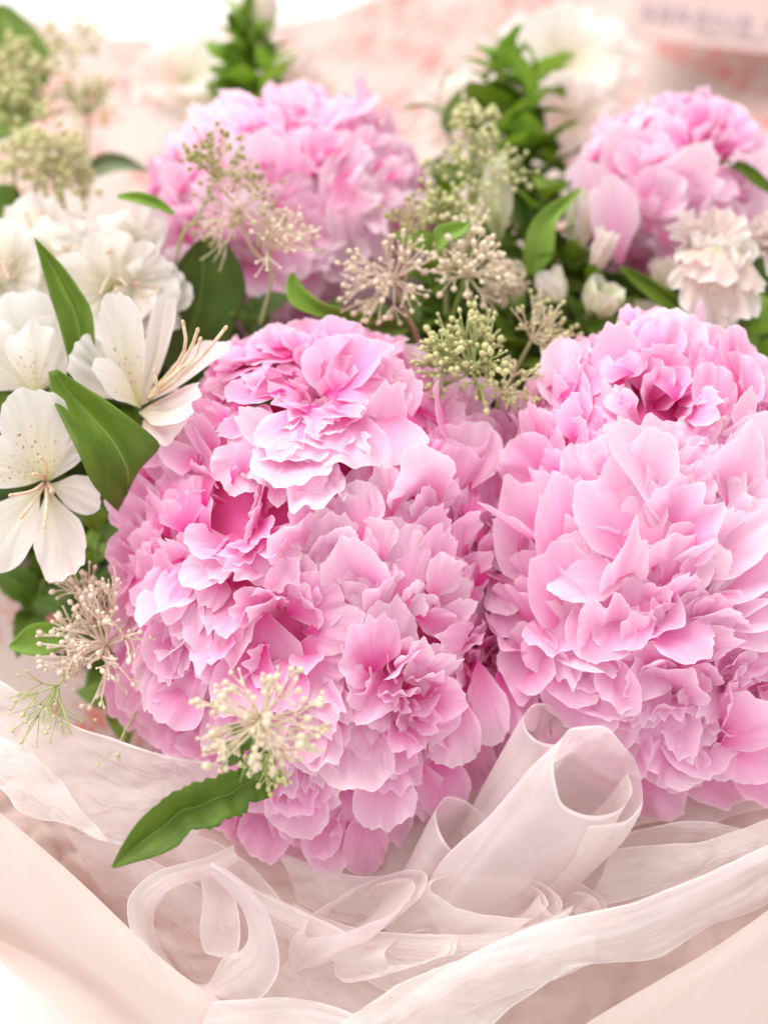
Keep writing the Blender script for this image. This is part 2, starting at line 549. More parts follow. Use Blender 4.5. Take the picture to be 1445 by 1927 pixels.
def variants(mat, tagname, seed0):
    L = {}
    rnd = random.Random(seed0)
    def mkn(n, off, fn):
        return [petal_mesh(tagname, mat, seed0 + off + i, **fn(i)) for i in range(n)]
    L['broad'] = mkn(10, 0, lambda i: dict(A=rnd.uniform(.75, 1.0), k=rnd.uniform(.4, 1.2), cup=rnd.uniform(.25, .7), ruf=rnd.uniform(.05, .10),
                     rag=rnd.uniform(.025, .042), cleft=rnd.choice([0, 0, .07]), rec=rnd.uniform(0, .9), tipdrop=.45, pw=2.6))
    L['mid'] = mkn(10, 20, lambda i: dict(A=rnd.uniform(.6, .8), k=rnd.uniform(.3, 1.3), cup=rnd.uniform(.3, 1.0), ruf=rnd.uniform(.05, .11),
                   rag=rnd.uniform(.025, .045), cleft=rnd.choice([0, 0, .04]), rec=rnd.uniform(0, 1.2), nu=33, nv=11, tipdrop=.45, pw=2.6))
    L['narrow'] = mkn(7, 40, lambda i: dict(A=rnd.uniform(.35, .5), k=rnd.uniform(.4, 1.4), cup=rnd.uniform(.8, 2.2), ruf=rnd.uniform(.05, .1),
                      rag=rnd.uniform(.02, .04), nu=19, nv=9, rec=rnd.uniform(0, 1.3), tipdrop=.4, pw=2.6))
    L['smooth'] = mkn(4, 60, lambda i: dict(A=rnd.uniform(.75, .95), k=rnd.uniform(.6, 1.0), cup=rnd.uniform(.4, .7), ruf=.05, rag=.04, rec=0.5, tipdrop=.46, pw=2.6))
    L['flat'] = mkn(8, 80, lambda i: dict(A=rnd.uniform(.75, 1.0), k=rnd.uniform(-.7, .1), cup=rnd.uniform(-.4, .1), ruf=rnd.uniform(.05, .09),
                    rag=rnd.uniform(.028, .045), cleft=rnd.choice([0, .05]), tipdrop=.42, pw=2.7))
    L['curl'] = mkn(8, 100, lambda i: dict(A=rnd.uniform(.7, .95), k=rnd.uniform(.5, 1.0), cup=rnd.uniform(.1, .5), ruf=rnd.uniform(.06, .11),
                    rag=rnd.uniform(.025, .042), cleft=rnd.choice([0, .05]), rec=rnd.uniform(2.0, 3.6), tipdrop=.42, pw=2.7))
    return L


PV = {'pink': variants(M['pink'], 'petal', 100), 'pale': variants(M['pale_pink'], 'petal', 300), 'mauve': variants(M['mauve_pink'], 'petal', 500)}


def frame(base, Y, N, sx, sy, sz):
    Y = Y.normalized()
    Z = (N - Y * N.dot(Y))
    if Z.length < 1e-5:
        Z = Y.orthogonal()
    Z.normalize()
    X = Y.cross(Z)
    m = Matrix((X * sx, Y * sy, Z * sz)).transposed().to_4x4()
    m.translation = base
    return m


def vec(*a):
    return Vector(a)


class Peony:
    def __init__(s, label, c, r, apex, seed, setn='pink', pool=('pink', 'pink', 'pale')):
        s.c = P(*c); s.cpx = c; s.d = c[2]; s.r = r
        s.root = root('peony', s.c, label, 'flower', 'pink peonies')
        s.rnd = random.Random(seed)
        s.apex = Vector(apex).normalized()
        s.pool = pool
        s.n = 0
        s.rest = []
        s.wh = []
        s.u = sp(c[2])
        # heart
        vs, fs = [], []
        nu, nv = 20, 12
        for j in range(nv):
            th = math.pi * j / (nv - 1)
            for i in range(nu):
                ph = 2 * math.pi * i / (nu - 1)
                v = Vector((math.sin(th) * math.cos(ph), math.cos(th), math.sin(th) * math.sin(ph)))
                q = 0.79 + 0.05 * n1(v.x * 3, v.y * 3, v.z * 3 + seed)
                vs.append(s.c + W((v.x * r[0] * q * s.u, v.y * r[1] * q * s.u, v.z * r[2] * q * s.u)))
        add('flower_heart', mk('flower_heart', vs, gridfaces(nu, nv), M['core']), s.root)

    def surf(s, px, py, lift=0.0):
        """point of the flower's rounded surface seen at photo pixel px, py, and the outward direction there"""
        x = (px - s.cpx[0]) / s.r[0]; y = (s.cpx[1] - py) / s.r[1]
        q = x * x + y * y
        z = math.sqrt(max(0.0, 1 - q)) if q < 1 else 0.0
        nrm = Vector((x / s.r[0], y / s.r[1], z / s.r[2] + 0.15 / s.r[2])).normalized()
        pt = s.c + W((x * s.r[0] * s.u, y * s.r[1] * s.u, (z * s.r[2] + lift) * s.u))
        return pt, nrm

    def petal(s, base, Y, N, L, wd, kind='mid', setn=None, zs=1.0, over=False):
        setn = setn or s.rnd.choice(s.pool)
        me = s.rnd.choice(PV[setn][kind])
        m = frame(base, Y, N, wd * s.rnd.choice((-1, 1)), L, min(L, wd) * zs)
        if s.n >= 298 or over:
            s.rest.append((me, m)); return
        s.n += 1
        place('petal', me, m, s.root)

    def whorl(s, px, py, Rp, lift=0.0, setn=None, kinds=('mid', 'broad'), ax=(0, 0), size=1.0, flow=None):
        """a centre round which the petals turn: lift > 0 a bulge, < 0 a hollow; ax leans it across the flower"""
        s.wh.append((px, py, Rp, lift, setn, kinds, ax, size, flow))

    def fill(s, n, Lr, openr=(10, 74), jit=14):
        rnd = s.rnd
        ga = math.pi * (3 - math.sqrt(5))
        samp = []
        for i in range(n):
            yy = 1 - 2 * (i + .5) / n
            rad = math.sqrt(1 - yy * yy)
            v = (Vector((math.cos(ga * i) * rad, yy, math.sin(ga * i) * rad)) + Vector([rnd.uniform(-1, 1) for _ in range(3)]) * .05).normalized()
            if v.z > -.3: samp.append(v)
        samp.sort(key=lambda v: -v.z)
        for v in samp:
            px = s.cpx[0] + v.x * s.r[0]; py = s.cpx[1] - v.y * s.r[1]
            best, bf = None, 9
            for w_ in s.wh:
                f = math.hypot(px - w_[0], py - w_[1]) / w_[2]
                if f < bf: best, bf = w_, f
            Rp, lift, setn, kinds, ax, size, flow = best[2:]
            if v.z > .35 and lift < -.8 and bf < .54: continue
            nrm = Vector((v.x / s.r[0], v.y / s.r[1], v.z / s.r[2])).normalized()
            away = Vector((px - best[0], best[1] - py, 0)) / Rp + Vector((ax[0], ax[1], 0)) * 0
            if v.z < .25: away = away * max(0, (v.z + .1) / .35) + (v - s.apex * v.dot(s.apex))
            f = min(1.35, bf)
            if flow: away = Vector((flow[0], flow[1], 0)).normalized() + (Vector((px - s.cpx[0], s.cpx[1] - py, 0)) / (s.r[0] * 2.5) if v.z > .25 else Vector((0, 0, 0)))
            t = away + Vector([rnd.gauss(0, 1) for _ in range(3)]) * (.42 if flow else .25)
            t = t - nrm * t.dot(nrm)
            t.normalize()
            A = (nrm + Vector((ax[0], ax[1], 0)) * max(0, 1 - f * .6)).normalized()
            o = R(openr[0] + (openr[1] - openr[0]) * min(1, f) ** .7 + rnd.uniform(-9, 9))
            if lift < -.8: o = R(14 + 56 * min(1, max(0, (f - .5) / .5)) + rnd.uniform(-6, 6))
            if v.z < .3: o = max(o, R(openr[1] + rnd.uniform(-4, 10)))
            g = t * math.sin(o) + A * math.cos(o)
            N = A * math.sin(o) - t * math.cos(o) + Vector([rnd.gauss(0, 1) for _ in range(3)]) * .16
            if flow:
                o = R(rnd.choice((rnd.uniform(60, 78), rnd.uniform(60, 78), rnd.uniform(42, 68))))
                g = t * math.sin(o) + nrm * math.cos(o)
                # upright petals cup towards the head, hanging ones show their inner face
                sg = -1 if flow[1] > -.2 else 1
                N = (nrm * sg * math.sin(o) - t * sg * math.cos(o)) + Vector([rnd.gauss(0, 1) for _ in range(3)]) * .2
            h = (lift * max(0, 1 - f * f) if lift > 0 else lift * math.exp(-(f / .42) ** 2)) * Rp + rnd.uniform(-jit, jit)
            L = rnd.uniform(*Lr) * (.62 + .38 * min(1, f)) * size
            if rnd.random() < .10 and v.z > .3: L *= 1.3
            pt = s.c + W((v.x * s.r[0] * s.u, v.y * s.r[1] * s.u, v.z * s.r[2] * s.u)) + W(nrm) * h * s.u
            kd = rnd.choice(('narrow', kinds[0], 'mid')) if f < .4 else rnd.choice((kinds[0], kinds[-1], 'broad', 'curl', 'flat'))
            if flow: L = rnd.uniform(*Lr) * size * rnd.choice((.75, .9, 1.05, 1.2, 1.5)); kd = rnd.choice(('broad', 'mid', 'smooth', 'curl', 'broad', 'mid', 'flat', 'narrow'))
            wd = L * (rnd.uniform(.55, 1.0) if flow else rnd.uniform(.75, 1.15)) * (.78 if kd == 'narrow' else 1)
            s.petal(pt - W(g) * L * .82 * s.u, W(g), W(N), L * s.u, wd * s.u, kd, setn, over=(v.z < .1 and rnd.random() < .5))

    def free(s, b, t, wd, kind='flat', N=(0, 0, 1), setn='pink'):
        B, T = P(*b), P(*t)
        Y = T - B
        s.petal(B, Y, W(N), Y.length, wd * s.u, kind, setn)

    def finish(s):
        vs, fs, uvs = [], [], []
        b = 0
        for me, m in s.rest:
            k = len(me.vertices)
            a = np.empty(k * 3, dtype=np.float32); me.vertices.foreach_get('co', a)
            a = a.reshape(-1, 3)
            mm = np.array(m)
            vs.append(a @ mm[:3, :3].T + mm[:3, 3])
            fs += [tuple(i + b for i in p.vertices) for p in me.polygons]
            uvm = np.zeros((k, 2), dtype=np.float32)
            li = np.empty(len(me.loops), dtype=np.int32); me.loops.foreach_get('vertex_index', li)
            ud = np.empty(len(me.loops) * 2, dtype=np.float32); me.uv_layers[0].data.foreach_get('uv', ud)
            uvm[li] = ud.reshape(-1, 2)
            uvs.append(uvm)
            b += k
        if vs:
            tag(add('petals', mk('petals', np.concatenate(vs).tolist(), fs, M['pink'], np.concatenate(uvs)), s.root), kind='stuff')

    def hp(s, b, t, wd, kind='broad', N=(0, 0, 1), setn=None, lift=(0, 0), zs=1.0):
        """one petal from base pixel b to tip pixel t, lying over the flower's surface; lift in pixels towards the viewer"""
        B, _ = s.surf(b[0], b[1], min(lift[0], 0) * .7 - 22); T, _ = s.surf(t[0], t[1], lift[1] * (.32 if lift[1] > 0 else .8))
        wd *= .9
        Y = T - B
        need = (.75 * wd * s.u) ** 2 - Y.length_squared
        if need > 0:
            B = B - W((0, 0, 1)) * math.sqrt(need)
            Y = T - B
        s.petal(B, Y, W(N), Y.length, wd * s.u, kind, setn, zs)


# ---------------- front left peony
p1 = Peony('largest pink peony, in front at the centre left, its petals hanging over the sheer ribbons',
           (607, 1105, .497), (368, 468, 330), (0.05, 0.25, 1), 11)
Wh = p1.whorl
Wh(600, 735, 130, -.5, 'pink', ('mid', 'mid'), (0, .5))
Wh(445, 955, 125, -1.2, 'pink', ('mid', 'smooth'), (-.1, .1))
Wh(755, 1275, 125, .1, None, ('mid', 'broad'), (-.1, .2))
Wh(560, 1165, 105, -1.1, 'pink', ('mid', 'smooth'))
Wh(900, 1215, 80, -.4, 'mauve', ('mid', 'mid'), (.1, 0), .8)
Wh(580, 860, 120, 0, 'pale', size=1.1, flow=(0, -1))
Wh(840, 820, 140, 0, 'pale', size=1.1, flow=(0.3, 1))
Wh(850, 980, 120, 0, None, size=0.95, flow=(0.2, 1))
Wh(700, 1010, 110, 0, 'pale', size=1.15, flow=(-0.2, 1))
Wh(330, 1010, 110, 0, None, size=1, flow=(-0.3, 1))
Wh(390, 1170, 110, 0, None, size=1.1, flow=(-0.25, -1))
Wh(890, 1110, 90, 0, None, size=0.8, flow=(0.6, 0.5))
Wh(270, 1260, 100, 0, 'mauve', size=1, flow=(-0.4, -1))
Wh(600, 1490, 160, 0, None, size=1, flow=(0, -1))
Wh(460, 1340, 120, 0, None, size=1, flow=(-0.3, -1))
Wh(880, 1380, 120, 0, None, size=1, flow=(0.15, -1))
Wh(330, 860, 100, 0, None, size=0.9, flow=(-0.6, 0.6))
Wh(480, 820, 80, 0, None, size=0.9, flow=(-0.5, 0.3))
Wh(650, 1380, 100, 0, None, size=1, flow=(0.1, -1))
hp = p1.hp
# cap petals at the top
hp((560, 760), (510, 640), 130, 'broad', (-.2, .35, 1), 'pale', (-70, 0))
hp((650, 780), (650, 665), 160, 'broad', (0, .2, 1), 'pink', (-40, 10))
hp((600, 720), (570, 640), 130, 'broad', (0, .5, .8), 'mauve', (-90, -40))
hp((760, 760), (770, 672), 120, 'broad', (.2, .2, 1), 'pale', (-60, 0))
hp((800, 800), (830, 700), 130, 'mid', (.3, .3, 1), 'pale', (-60, -10))
hp((860, 850), (900, 780), 120, 'mid', (.5, .2, 1), 'mauve', (-60, -10))
# big pale petals drooping forward across the middle
# ribbed and smooth petals in the middle
hp((640, 1010), (565, 950), 120, 'broad', (-.1, .2, 1), 'pink', (-30, 50))
hp((600, 1040), (540, 980), 120, 'broad', (-.1, .3, 1), 'pale', (-10, 60))
hp((700, 1130), (655, 995), 125, 'smooth', (-.2, .2, 1), 'pale', (-30, 50))
hp((520, 1120), (500, 1240), 170, 'flat', (-.1, .1, 1), 'pink', (10, 35))
hp((420, 1090), (380, 1240), 130, 'flat', (-.2, .1, 1), 'pink', (10, 30))
# top right fan
hp((820, 960), (735, 850), 150, 'broad', (-.2, .2, 1), 'pale', (-10, 60))
hp((850, 940), (870, 810), 150, 'broad', (.1, .2, 1), 'pale', (-30, 50))
hp((870, 960), (930, 900), 130, 'broad', (.3, .2, 1), 'pink', (-30, 30))
# front left rolls
hp((380, 1040), (330, 1150), 120, 'flat', (-.3, .1, 1), 'pale', (0, 50))
hp((300, 1080), (262, 1180), 90, 'smooth', (-.5, .1, 1), 'pink', (0, 40))
hp((290, 1170), (232, 1345), 110, 'broad', (.2, .2, 1), 'mauve', (30, 0))
hp((310, 1180), (262, 1330), 90, 'mid', (.7, .1, .8), 'mauve', (40, 20))
hp((360, 1210), (300, 1400), 120, 'flat', (-.3, 0, 1), 'pink', (20, 10))
hp((390, 1300), (340, 1450), 130, 'flat', (-.2, -.1, 1), 'mauve', (20, -10))
# lower rosette rim and hanging skirt
hp((760, 1220), (640, 1290), 120, 'flat', (-.2, .5, 1), 'pink', (20, 60))
hp((800, 1240), (760, 1350), 170, 'flat', (0, .5, 1), 'pink', (20, 50))
hp((560, 1330), (480, 1440), 140, 'flat', (-.1, 0, 1), 'pink', (10, 10))
hp((620, 1360), (640, 1480), 170, 'flat', (0, .1, 1), 'pink', (20, 30))
hp((560, 1430), (525, 1615), 150, 'flat', (-.1, -.1, 1), 'mauve', (10, -20))
hp((600, 1450), (640, 1600), 150, 'flat', (0, 0, 1), 'mauve', (20, 0))
hp((680, 1460), (690, 1615), 130, 'broad', (.1, -.1, 1), 'mauve', (20, 0))
hp((720, 1420), (735, 1570), 130, 'flat', (.2, -.1, 1), 'pink', (30, 20))
hp((800, 1400), (820, 1525), 130, 'broad', (.1, 0, 1), 'pink', (20, 10))
hp((760, 1380), (840, 1500), 120, 'flat', (.2, .2, 1), 'pink', (40, 40))
hp((860, 1370), (850, 1510), 110, 'broad', (.1, 0, 1), 'pale', (30, 20))
hp((900, 1330), (905, 1480), 150, 'flat', (.2, 0, 1), 'mauve', (10, -30))
hp((850, 1210), (890, 1370), 90, 'broad', (-.4, 0, 1), 'pale', (60, 50))
hp((880, 1220), (930, 1400), 80, 'mid', (-.5, 0, 1), 'pale', (50, 50))
hp((930, 1200), (970, 1330), 110, 'broad', (.2, 0, 1), 'pink', (40, 40))
hp((480, 1440), (400, 1480), 120, 'flat', (-.2, -.2, 1), 'mauve', (0, -20))

p1.free((520, 1470, .466), (500, 1612, .474), 100, 'broad', (-.1, 0, 1), 'mauve')
p1.free((560, 1490, .464), (565, 1630, .474), 110, 'flat', (0, 0, 1), 'mauve')
p1.free((470, 1440, .47), (440, 1560, .48), 110, 'broad', (-.1, 0, 1), 'mauve')
p1.free((610, 1500, .462), (620, 1640, .472), 90, 'broad', (0, 0, 1), 'pink')
p1.free((585, 762, .455), (540, 866, .437), 140, 'flat', (0, .1, 1), 'pale')
p1.free((655, 760, .455), (648, 872, .436), 150, 'flat', (0, .1, 1), 'pale')
p1.free((725, 770, .458), (742, 860, .439), 130, 'flat', (.1, .1, 1), 'pale')
p1.free((500, 845, .458), (420, 905, .445), 110, 'flat', (-.1, .1, 1), 'pale')
p1.free((540, 1480, 0.462), (520, 1628, 0.47), 115, 'flat', (-0.02, 0.13, 1), 'mauve')
p1.free((600, 1490, 0.458), (590, 1600, 0.468), 110, 'broad', (-0.18, 0.3, 1), 'mauve')
p1.free((640, 1490, 0.456), (650, 1622, 0.468), 110, 'flat', (-0.25, 0.18, 1), 'mauve')
p1.free((690, 1490, 0.456), (685, 1640, 0.468), 80, 'mid', (0.2, 0.03, 1), 'mauve')
p1.free((700, 1470, 0.454), (745, 1590, 0.466), 100, 'flat', (0.03, 0.22, 1), 'pink')
p1.free((580, 1440, 0.452), (560, 1560, 0.46), 120, 'broad', (-0.23, 0.13, 1), 'pink')
p1.free((640, 1430, 0.45), (640, 1560, 0.458), 130, 'flat', (0.1, 0.16, 1), 'pink')
p1.free((720, 1420, 0.45), (720, 1550, 0.458), 110, 'broad', (0.11, 0.06, 1), 'pink')
p1.free((500, 1420, 0.462), (470, 1560, 0.472), 110, 'flat', (-0.13, 0.04, 1), 'mauve')
p1.free((780, 1420, 0.456), (790, 1540, 0.464), 100, 'flat', (0.0, 0.32, 1), 'pink')
p1.free((830, 1400, 0.458), (835, 1530, 0.466), 95, 'broad', (0.05, 0.27, 1), 'pink')
p1.free((880, 1370, 0.462), (885, 1500, 0.47), 100, 'flat', (-0.06, 0.26, 1), 'mauve')
p1.free((920, 1330, 0.466), (930, 1480, 0.474), 105, 'flat', (-0.2, 0.1, 1), 'mauve')
p1.free((860, 1290, 0.452), (850, 1440, 0.458), 90, 'mid', (0.09, 0.25, 1), 'pale')
p1.free((900, 1240, 0.456), (925, 1400, 0.46), 80, 'mid', (-0.04, 0.03, 1), 'pale')
p1.free((940, 1250, 0.462), (985, 1380, 0.466), 85, 'broad', (-0.12, 0.07, 1), 'pink')
p1.free((420, 1380, 0.466), (375, 1480, 0.474), 110, 'flat', (-0.11, 0.28, 1), 'mauve')
p1.free((360, 1320, 0.47), (310, 1420, 0.478), 110, 'flat', (-0.15, 0.31, 1), 'mauve')
p1.free((300, 1180, 0.468), (235, 1340, 0.468), 75, 'mid', (0.19, 0.02, 1), 'mauve')
p1.free((310, 1160, 0.466), (275, 1320, 0.462), 70, 'mid', (-0.06, 0.17, 1), 'pale')
p1.free((290, 1260, 0.474), (240, 1350, 0.474), 80, 'flat', (-0.24, 0.15, 1), 'mauve')
p1.free((300, 960, 0.48), (228, 960, 0.488), 100, 'broad', (0.2, 0.04, 1), 'mauve')
p1.free((300, 1020, 0.478), (222, 1060, 0.488), 100, 'broad', (0.05, 0.04, 1), 'mauve')
p1.free((320, 900, 0.482), (245, 880, 0.492), 90, 'broad', (0.04, 0.31, 1), 'mauve')
p1.free((350, 840, 0.486), (290, 800, 0.496), 90, 'broad', (-0.15, 0.0, 1), 'mauve')
p1.free((930, 1000, 0.47), (985, 1060, 0.47), 90, 'broad', (-0.21, 0.19, 1), 'pink')
p1.free((920, 1080, 0.468), (975, 1140, 0.466), 85, 'mid', (-0.24, 0.03, 1), 'pale')
p1.free((920, 940, 0.474), (960, 880, 0.476), 90, 'mid', (-0.0, 0.32, 1), 'pink')
p1.free((930, 1130, 0.466), (980, 1190, 0.466), 80, 'broad', (-0.04, 0.14, 1), 'pink')
p1.free((900, 860, 0.482), (925, 780, 0.49), 90, 'mid', (0.07, 0.03, 1), 'mauve')
p1.free((470, 1330, 0.45), (430, 1450, 0.456), 120, 'flat', (0.04, 0.06, 1), 'pink')
p1.fill(1650, (66, 112), jit=10)
p1.finish()

# ---------------- front right peony
p2 = Peony('large pink peony in front at the right edge, its collar petals fanned out',
           (1212, 1045, .490), (305, 425, 300), (0.15, 0.55, 1), 12)
Wh = p2.whorl
Wh(1195, 765, 115, -1.0, 'pink', ('mid', 'smooth'), (0, .3))
Wh(1350, 1290, 115, -.7, 'pink', ('mid', 'smooth'), (.1, .3))
Wh(1330, 700, 110, 0, None, size=1, flow=(0.3, 1))
Wh(1095, 700, 100, 0, 'pale', size=1, flow=(-0.2, 1))
Wh(1005, 850, 110, 0, None, size=1, flow=(-0.2, 1))
Wh(1200, 900, 140, 0, 'pale', size=1.25, flow=(0.05, 1))
Wh(1350, 930, 130, 0, 'pale', size=1.1, flow=(0.25, 1))
Wh(1060, 1050, 140, 0, None, size=1.2, flow=(-0.15, 1))
Wh(1220, 1090, 120, 0, None, size=1, flow=(0.3, 0.8))
Wh(1395, 1120, 110, 0, None, size=1, flow=(1, 0.3))
Wh(1110, 1290, 120, 0, 'pink', size=1.1, flow=(-0.15, -1))
Wh(1250, 1400, 140, 0, 'pink', size=1.1, flow=(0.3, -1))
Wh(1200, 1225, 90, 0, 'pink', size=1, flow=(0.2, 1))
hp = p2.hp
hp((1180, 760), (1186, 590), 70, 'mid', (0, .2, 1), 'pale', (-80, -60))
hp((1230, 740), (1240, 628), 170, 'smooth', (0, .3, 1), 'pale', (-60, -30))
hp((1290, 760), (1320, 640), 150, 'broad', (.3, .2, 1), 'pale', (-50, -20))
hp((1350, 800), (1400, 700), 120, 'broad', (.6, .2, .9), 'mauve', (-50, -20))
hp((1050, 800), (1075, 650), 120, 'broad', (-.3, .3, 1), 'pale', (-50, -10))
hp((1000, 900), (1030, 700), 90, 'mid', (-.5, .2, 1), 'mauve', (-60, -20))
hp((980, 940), (965, 790), 80, 'mid', (-.6, .2, 1), 'mauve', (-60, -20))
hp((1010, 960), (1000, 770), 70, 'mid', (-.6, .2, 1), 'pale', (-40, 10))
# dark opening rims
hp((1300, 830), (1330, 770), 160, 'broad', (.2, .4, 1), 'pink', (-60, 0))
# the two big smooth petals in the middle
hp((1130, 1010), (1185, 815), 145, 'broad', (-.1, .25, 1), 'pale', (-40, 35))
hp((1280, 1020), (1310, 805), 150, 'broad', (.25, .2, 1), 'pale', (-50, 30))
hp((1170, 1060), (1290, 925), 140, 'broad', (.2, .5, 1), 'pink', (-20, 50))
hp((1200, 1080), (1370, 960), 150, 'broad', (.2, .6, 1), 'pale', (-10, 50))
hp((1240, 1100), (1400, 1040), 130, 'broad', (.2, .6, 1), 'pink', (0, 50))
hp((1370, 1130), (1425, 900), 130, 'flat', (.5, 0, 1), 'pale', (-40, 10))
hp((1440, 1060), (1400, 1110), 130, 'flat', (.5, 0, 1), 'pale', (0, 20))
# left flank
hp((1010, 1130), (960, 880), 150, 'broad', (-.3, .2, 1), 'pale', (-60, 20))
hp((1060, 1140), (1040, 900), 150, 'broad', (-.1, .2, 1), 'pink', (-40, 40))
hp((1070, 1200), (1010, 1020), 150, 'broad', (-.2, .2, 1), 'pink', (-30, 35))
hp((1120, 1240), (1080, 1070), 125, 'broad', (0, .2, 1), 'pink', (-30, 40))
hp((1180, 1260), (1145, 1115), 100, 'mid', (.1, .2, 1), 'pink', (-20, 40))
hp((1110, 1160), (1130, 980), 90, 'mid', (.2, .1, 1), 'pale', (-10, 70))
# collar of out-turned petals below
hp((1000, 1180), (1130, 1215), 110, 'flat', (0, .9, .8), 'pale', (0, 90))
hp((1010, 1200), (1100, 1260), 150, 'flat', (-.1, .5, 1), 'pink', (0, 80))
hp((1000, 1240), (1160, 1300), 110, 'flat', (-.1, .8, .9), 'pink', (10, 90))
hp((1160, 1150), (1270, 1190), 150, 'broad', (.1, .8, 1), 'pink', (20, 60))
hp((1240, 1150), (1430, 1110), 130, 'mid', (.2, .7, 1), 'pale', (20, 70))
hp((1260, 1160), (1400, 1160), 120, 'mid', (.2, .7, 1), 'pale', (10, 60))
hp((1300, 1190), (1460, 1200), 130, 'flat', (.2, .6, 1), 'pink', (0, 50))
hp((1210, 1290), (1240, 1200), 130, 'smooth', (0, .4, 1), 'pink', (-10, 50))
hp((1060, 1330), (1200, 1440), 180, 'flat', (-.1, .2, 1), 'pink', (-10, 30))
hp((1120, 1340), (1300, 1450), 170, 'flat', (0, .3, 1), 'pink', (0, 30))
hp((1200, 1380), (1350, 1450), 150, 'flat', (0, .2, 1), 'pale', (0, 10))
hp((1300, 1390), (1440, 1480), 180, 'flat', (.1, .1, 1), 'mauve', (-10, -20))
hp((1340, 1380), (1480, 1380), 200, 'flat', (.1, .5, 1), 'pink', (0, 40))
hp((1330, 1330), (1290, 1250), 110, 'broad', (0, .5, 1), 'pink', (0, 50))
hp((1320, 1390), (1310, 1330), 90, 'broad', (0, .3, 1), 'pink', (0, 40))

p2.free((1320, 1390, .462), (1360, 1500, .468), 130, 'flat', (0, .1, 1), 'mauve')
p2.free((1390, 1380, .462), (1460, 1490, .468), 130, 'broad', (0, .1, 1), 'mauve')
p2.free((1120, 1360, .464), (1180, 1455, .462), 120, 'flat', (0, .1, 1), 'pink')
p2.free((960, 1200, 0.47), (1140, 1215, 0.442), 120, 'flat', (-0.22, 0.19, 1), 'pale')
p2.free((970, 1225, 0.47), (1080, 1260, 0.446), 130, 'broad', (0.05, 0.05, 1), 'pink')
p2.free((985, 1260, 0.468), (1200, 1300, 0.44), 110, 'flat', (-0.12, 0.35, 1), 'pink')
p2.free((1000, 1300, 0.466), (1130, 1390, 0.456), 130, 'flat', (0.25, 0.04, 1), 'pink')
p2.free((1060, 1310, 0.462), (1230, 1430, 0.452), 150, 'flat', (0.1, 0.33, 1), 'pink')
p2.free((1150, 1340, 0.46), (1340, 1450, 0.454), 140, 'flat', (-0.13, 0.21, 1), 'pale')
p2.free((1230, 1370, 0.462), (1440, 1490, 0.462), 150, 'flat', (-0.23, 0.13, 1), 'mauve')
p2.free((1300, 1360, 0.46), (1500, 1420, 0.452), 150, 'flat', (0.09, 0.21, 1), 'pink')
p2.free((1250, 1180, 0.455), (1430, 1120, 0.44), 95, 'mid', (0.14, 0.03, 1), 'pale')
p2.free((1260, 1200, 0.455), (1410, 1165, 0.442), 90, 'mid', (-0.08, 0.3, 1), 'pale')
p2.free((1280, 1230, 0.455), (1470, 1210, 0.44), 110, 'flat', (0.04, 0.16, 1), 'pink')
p2.free((1180, 1130, 0.452), (1290, 1190, 0.434), 120, 'broad', (0.04, 0.01, 1), 'pink')
p2.free((1330, 1400, 0.456), (1450, 1330, 0.438), 120, 'flat', (0.15, 0.12, 1), 'pink')
p2.free((1000, 980, 0.478), (940, 880, 0.486), 90, 'broad', (-0.03, 0.07, 1), 'pale')
p2.free((990, 1060, 0.476), (940, 980, 0.48), 100, 'broad', (-0.03, 0.11, 1), 'pale')
p2.free((1000, 1140, 0.474), (950, 1080, 0.474), 100, 'broad', (-0.21, 0.22, 1), 'pink')
p2.free((1000, 1200, 0.472), (960, 1160, 0.47), 80, 'mid', (-0.2, 0.27, 1), 'pink')
p2.free((1180, 700, 0.49), (1186, 585, 0.492), 55, 'mid', (-0.24, 0.27, 1), 'pale')
p2.free((1280, 700, 0.49), (1305, 605, 0.495), 60, 'mid', (0.15, 0.17, 1), 'pale')
p2.free((1100, 740, 0.488), (1075, 640, 0.496), 80, 'broad', (0.1, 0.09, 1), 'pale')
p2.free((1000, 880, 0.482), (965, 740, 0.49), 65, 'mid', (0.12, 0.15, 1), 'mauve')
p2.free((1020, 860, 0.48), (1000, 720, 0.488), 60, 'mid', (-0.13, 0.34, 1), 'mauve')
p2.free((1390, 760, 0.49), (1425, 690, 0.5), 80, 'broad', (-0.05, 0.13, 1), 'mauve')
p2.fill(1250, (72, 122), jit=10)
p2.finish()

# ---------------- back peonies
p3 = Peony('pink peony behind the left front bloom, soft in the blur, left of the middle',
           (548, 400, .578), (270, 218, 200), (0.05, 0.55, 1), 13, pool=('pale', 'pale', 'pink', 'pale'))
p3.whorl(410, 330, 130, 0, 'pale', size=1, flow=(-0.35, 1))
p3.whorl(590, 250, 130, 0, None, size=1, flow=(0, 1))
p3.whorl(720, 350, 110, 0, 'pale', size=1, flow=(0.35, 1))
p3.whorl(560, 430, 120, 0, None, size=1.1, flow=(0.1, 1))
p3.whorl(650, 560, 110, 0, 'pale', size=1, flow=(0.2, -0.6))
p3.whorl(350, 480, 110, 0, None, size=1, flow=(-0.5, 0.6))
p3.whorl(620, 330, 70, -.5, 'pink')
p3.fill(720, (66, 104), jit=8)
p3.finish()
p4 = Peony('pink peony at the upper right, blurred, behind the white ruffled bloom',
           (1256, 362, .573), (182, 165, 150), (-0.1, 0.5, 1), 14, pool=('pale', 'pale', 'pink', 'pale'))
p4.whorl(1318, 315, 85, -1.0, 'pink', ('mid', 'smooth'), (.1, .3))
p4.whorl(1190, 290, 90, 0, 'pale', size=1.1, flow=(-0.2, 1))
p4.whorl(1140, 400, 90, 0, None, size=1, flow=(-0.2, 1))
p4.whorl(1250, 420, 100, 0, 'pale', size=1.1, flow=(0.1, 1))
p4.whorl(1390, 330, 80, 0, None, size=1, flow=(0.4, 1))
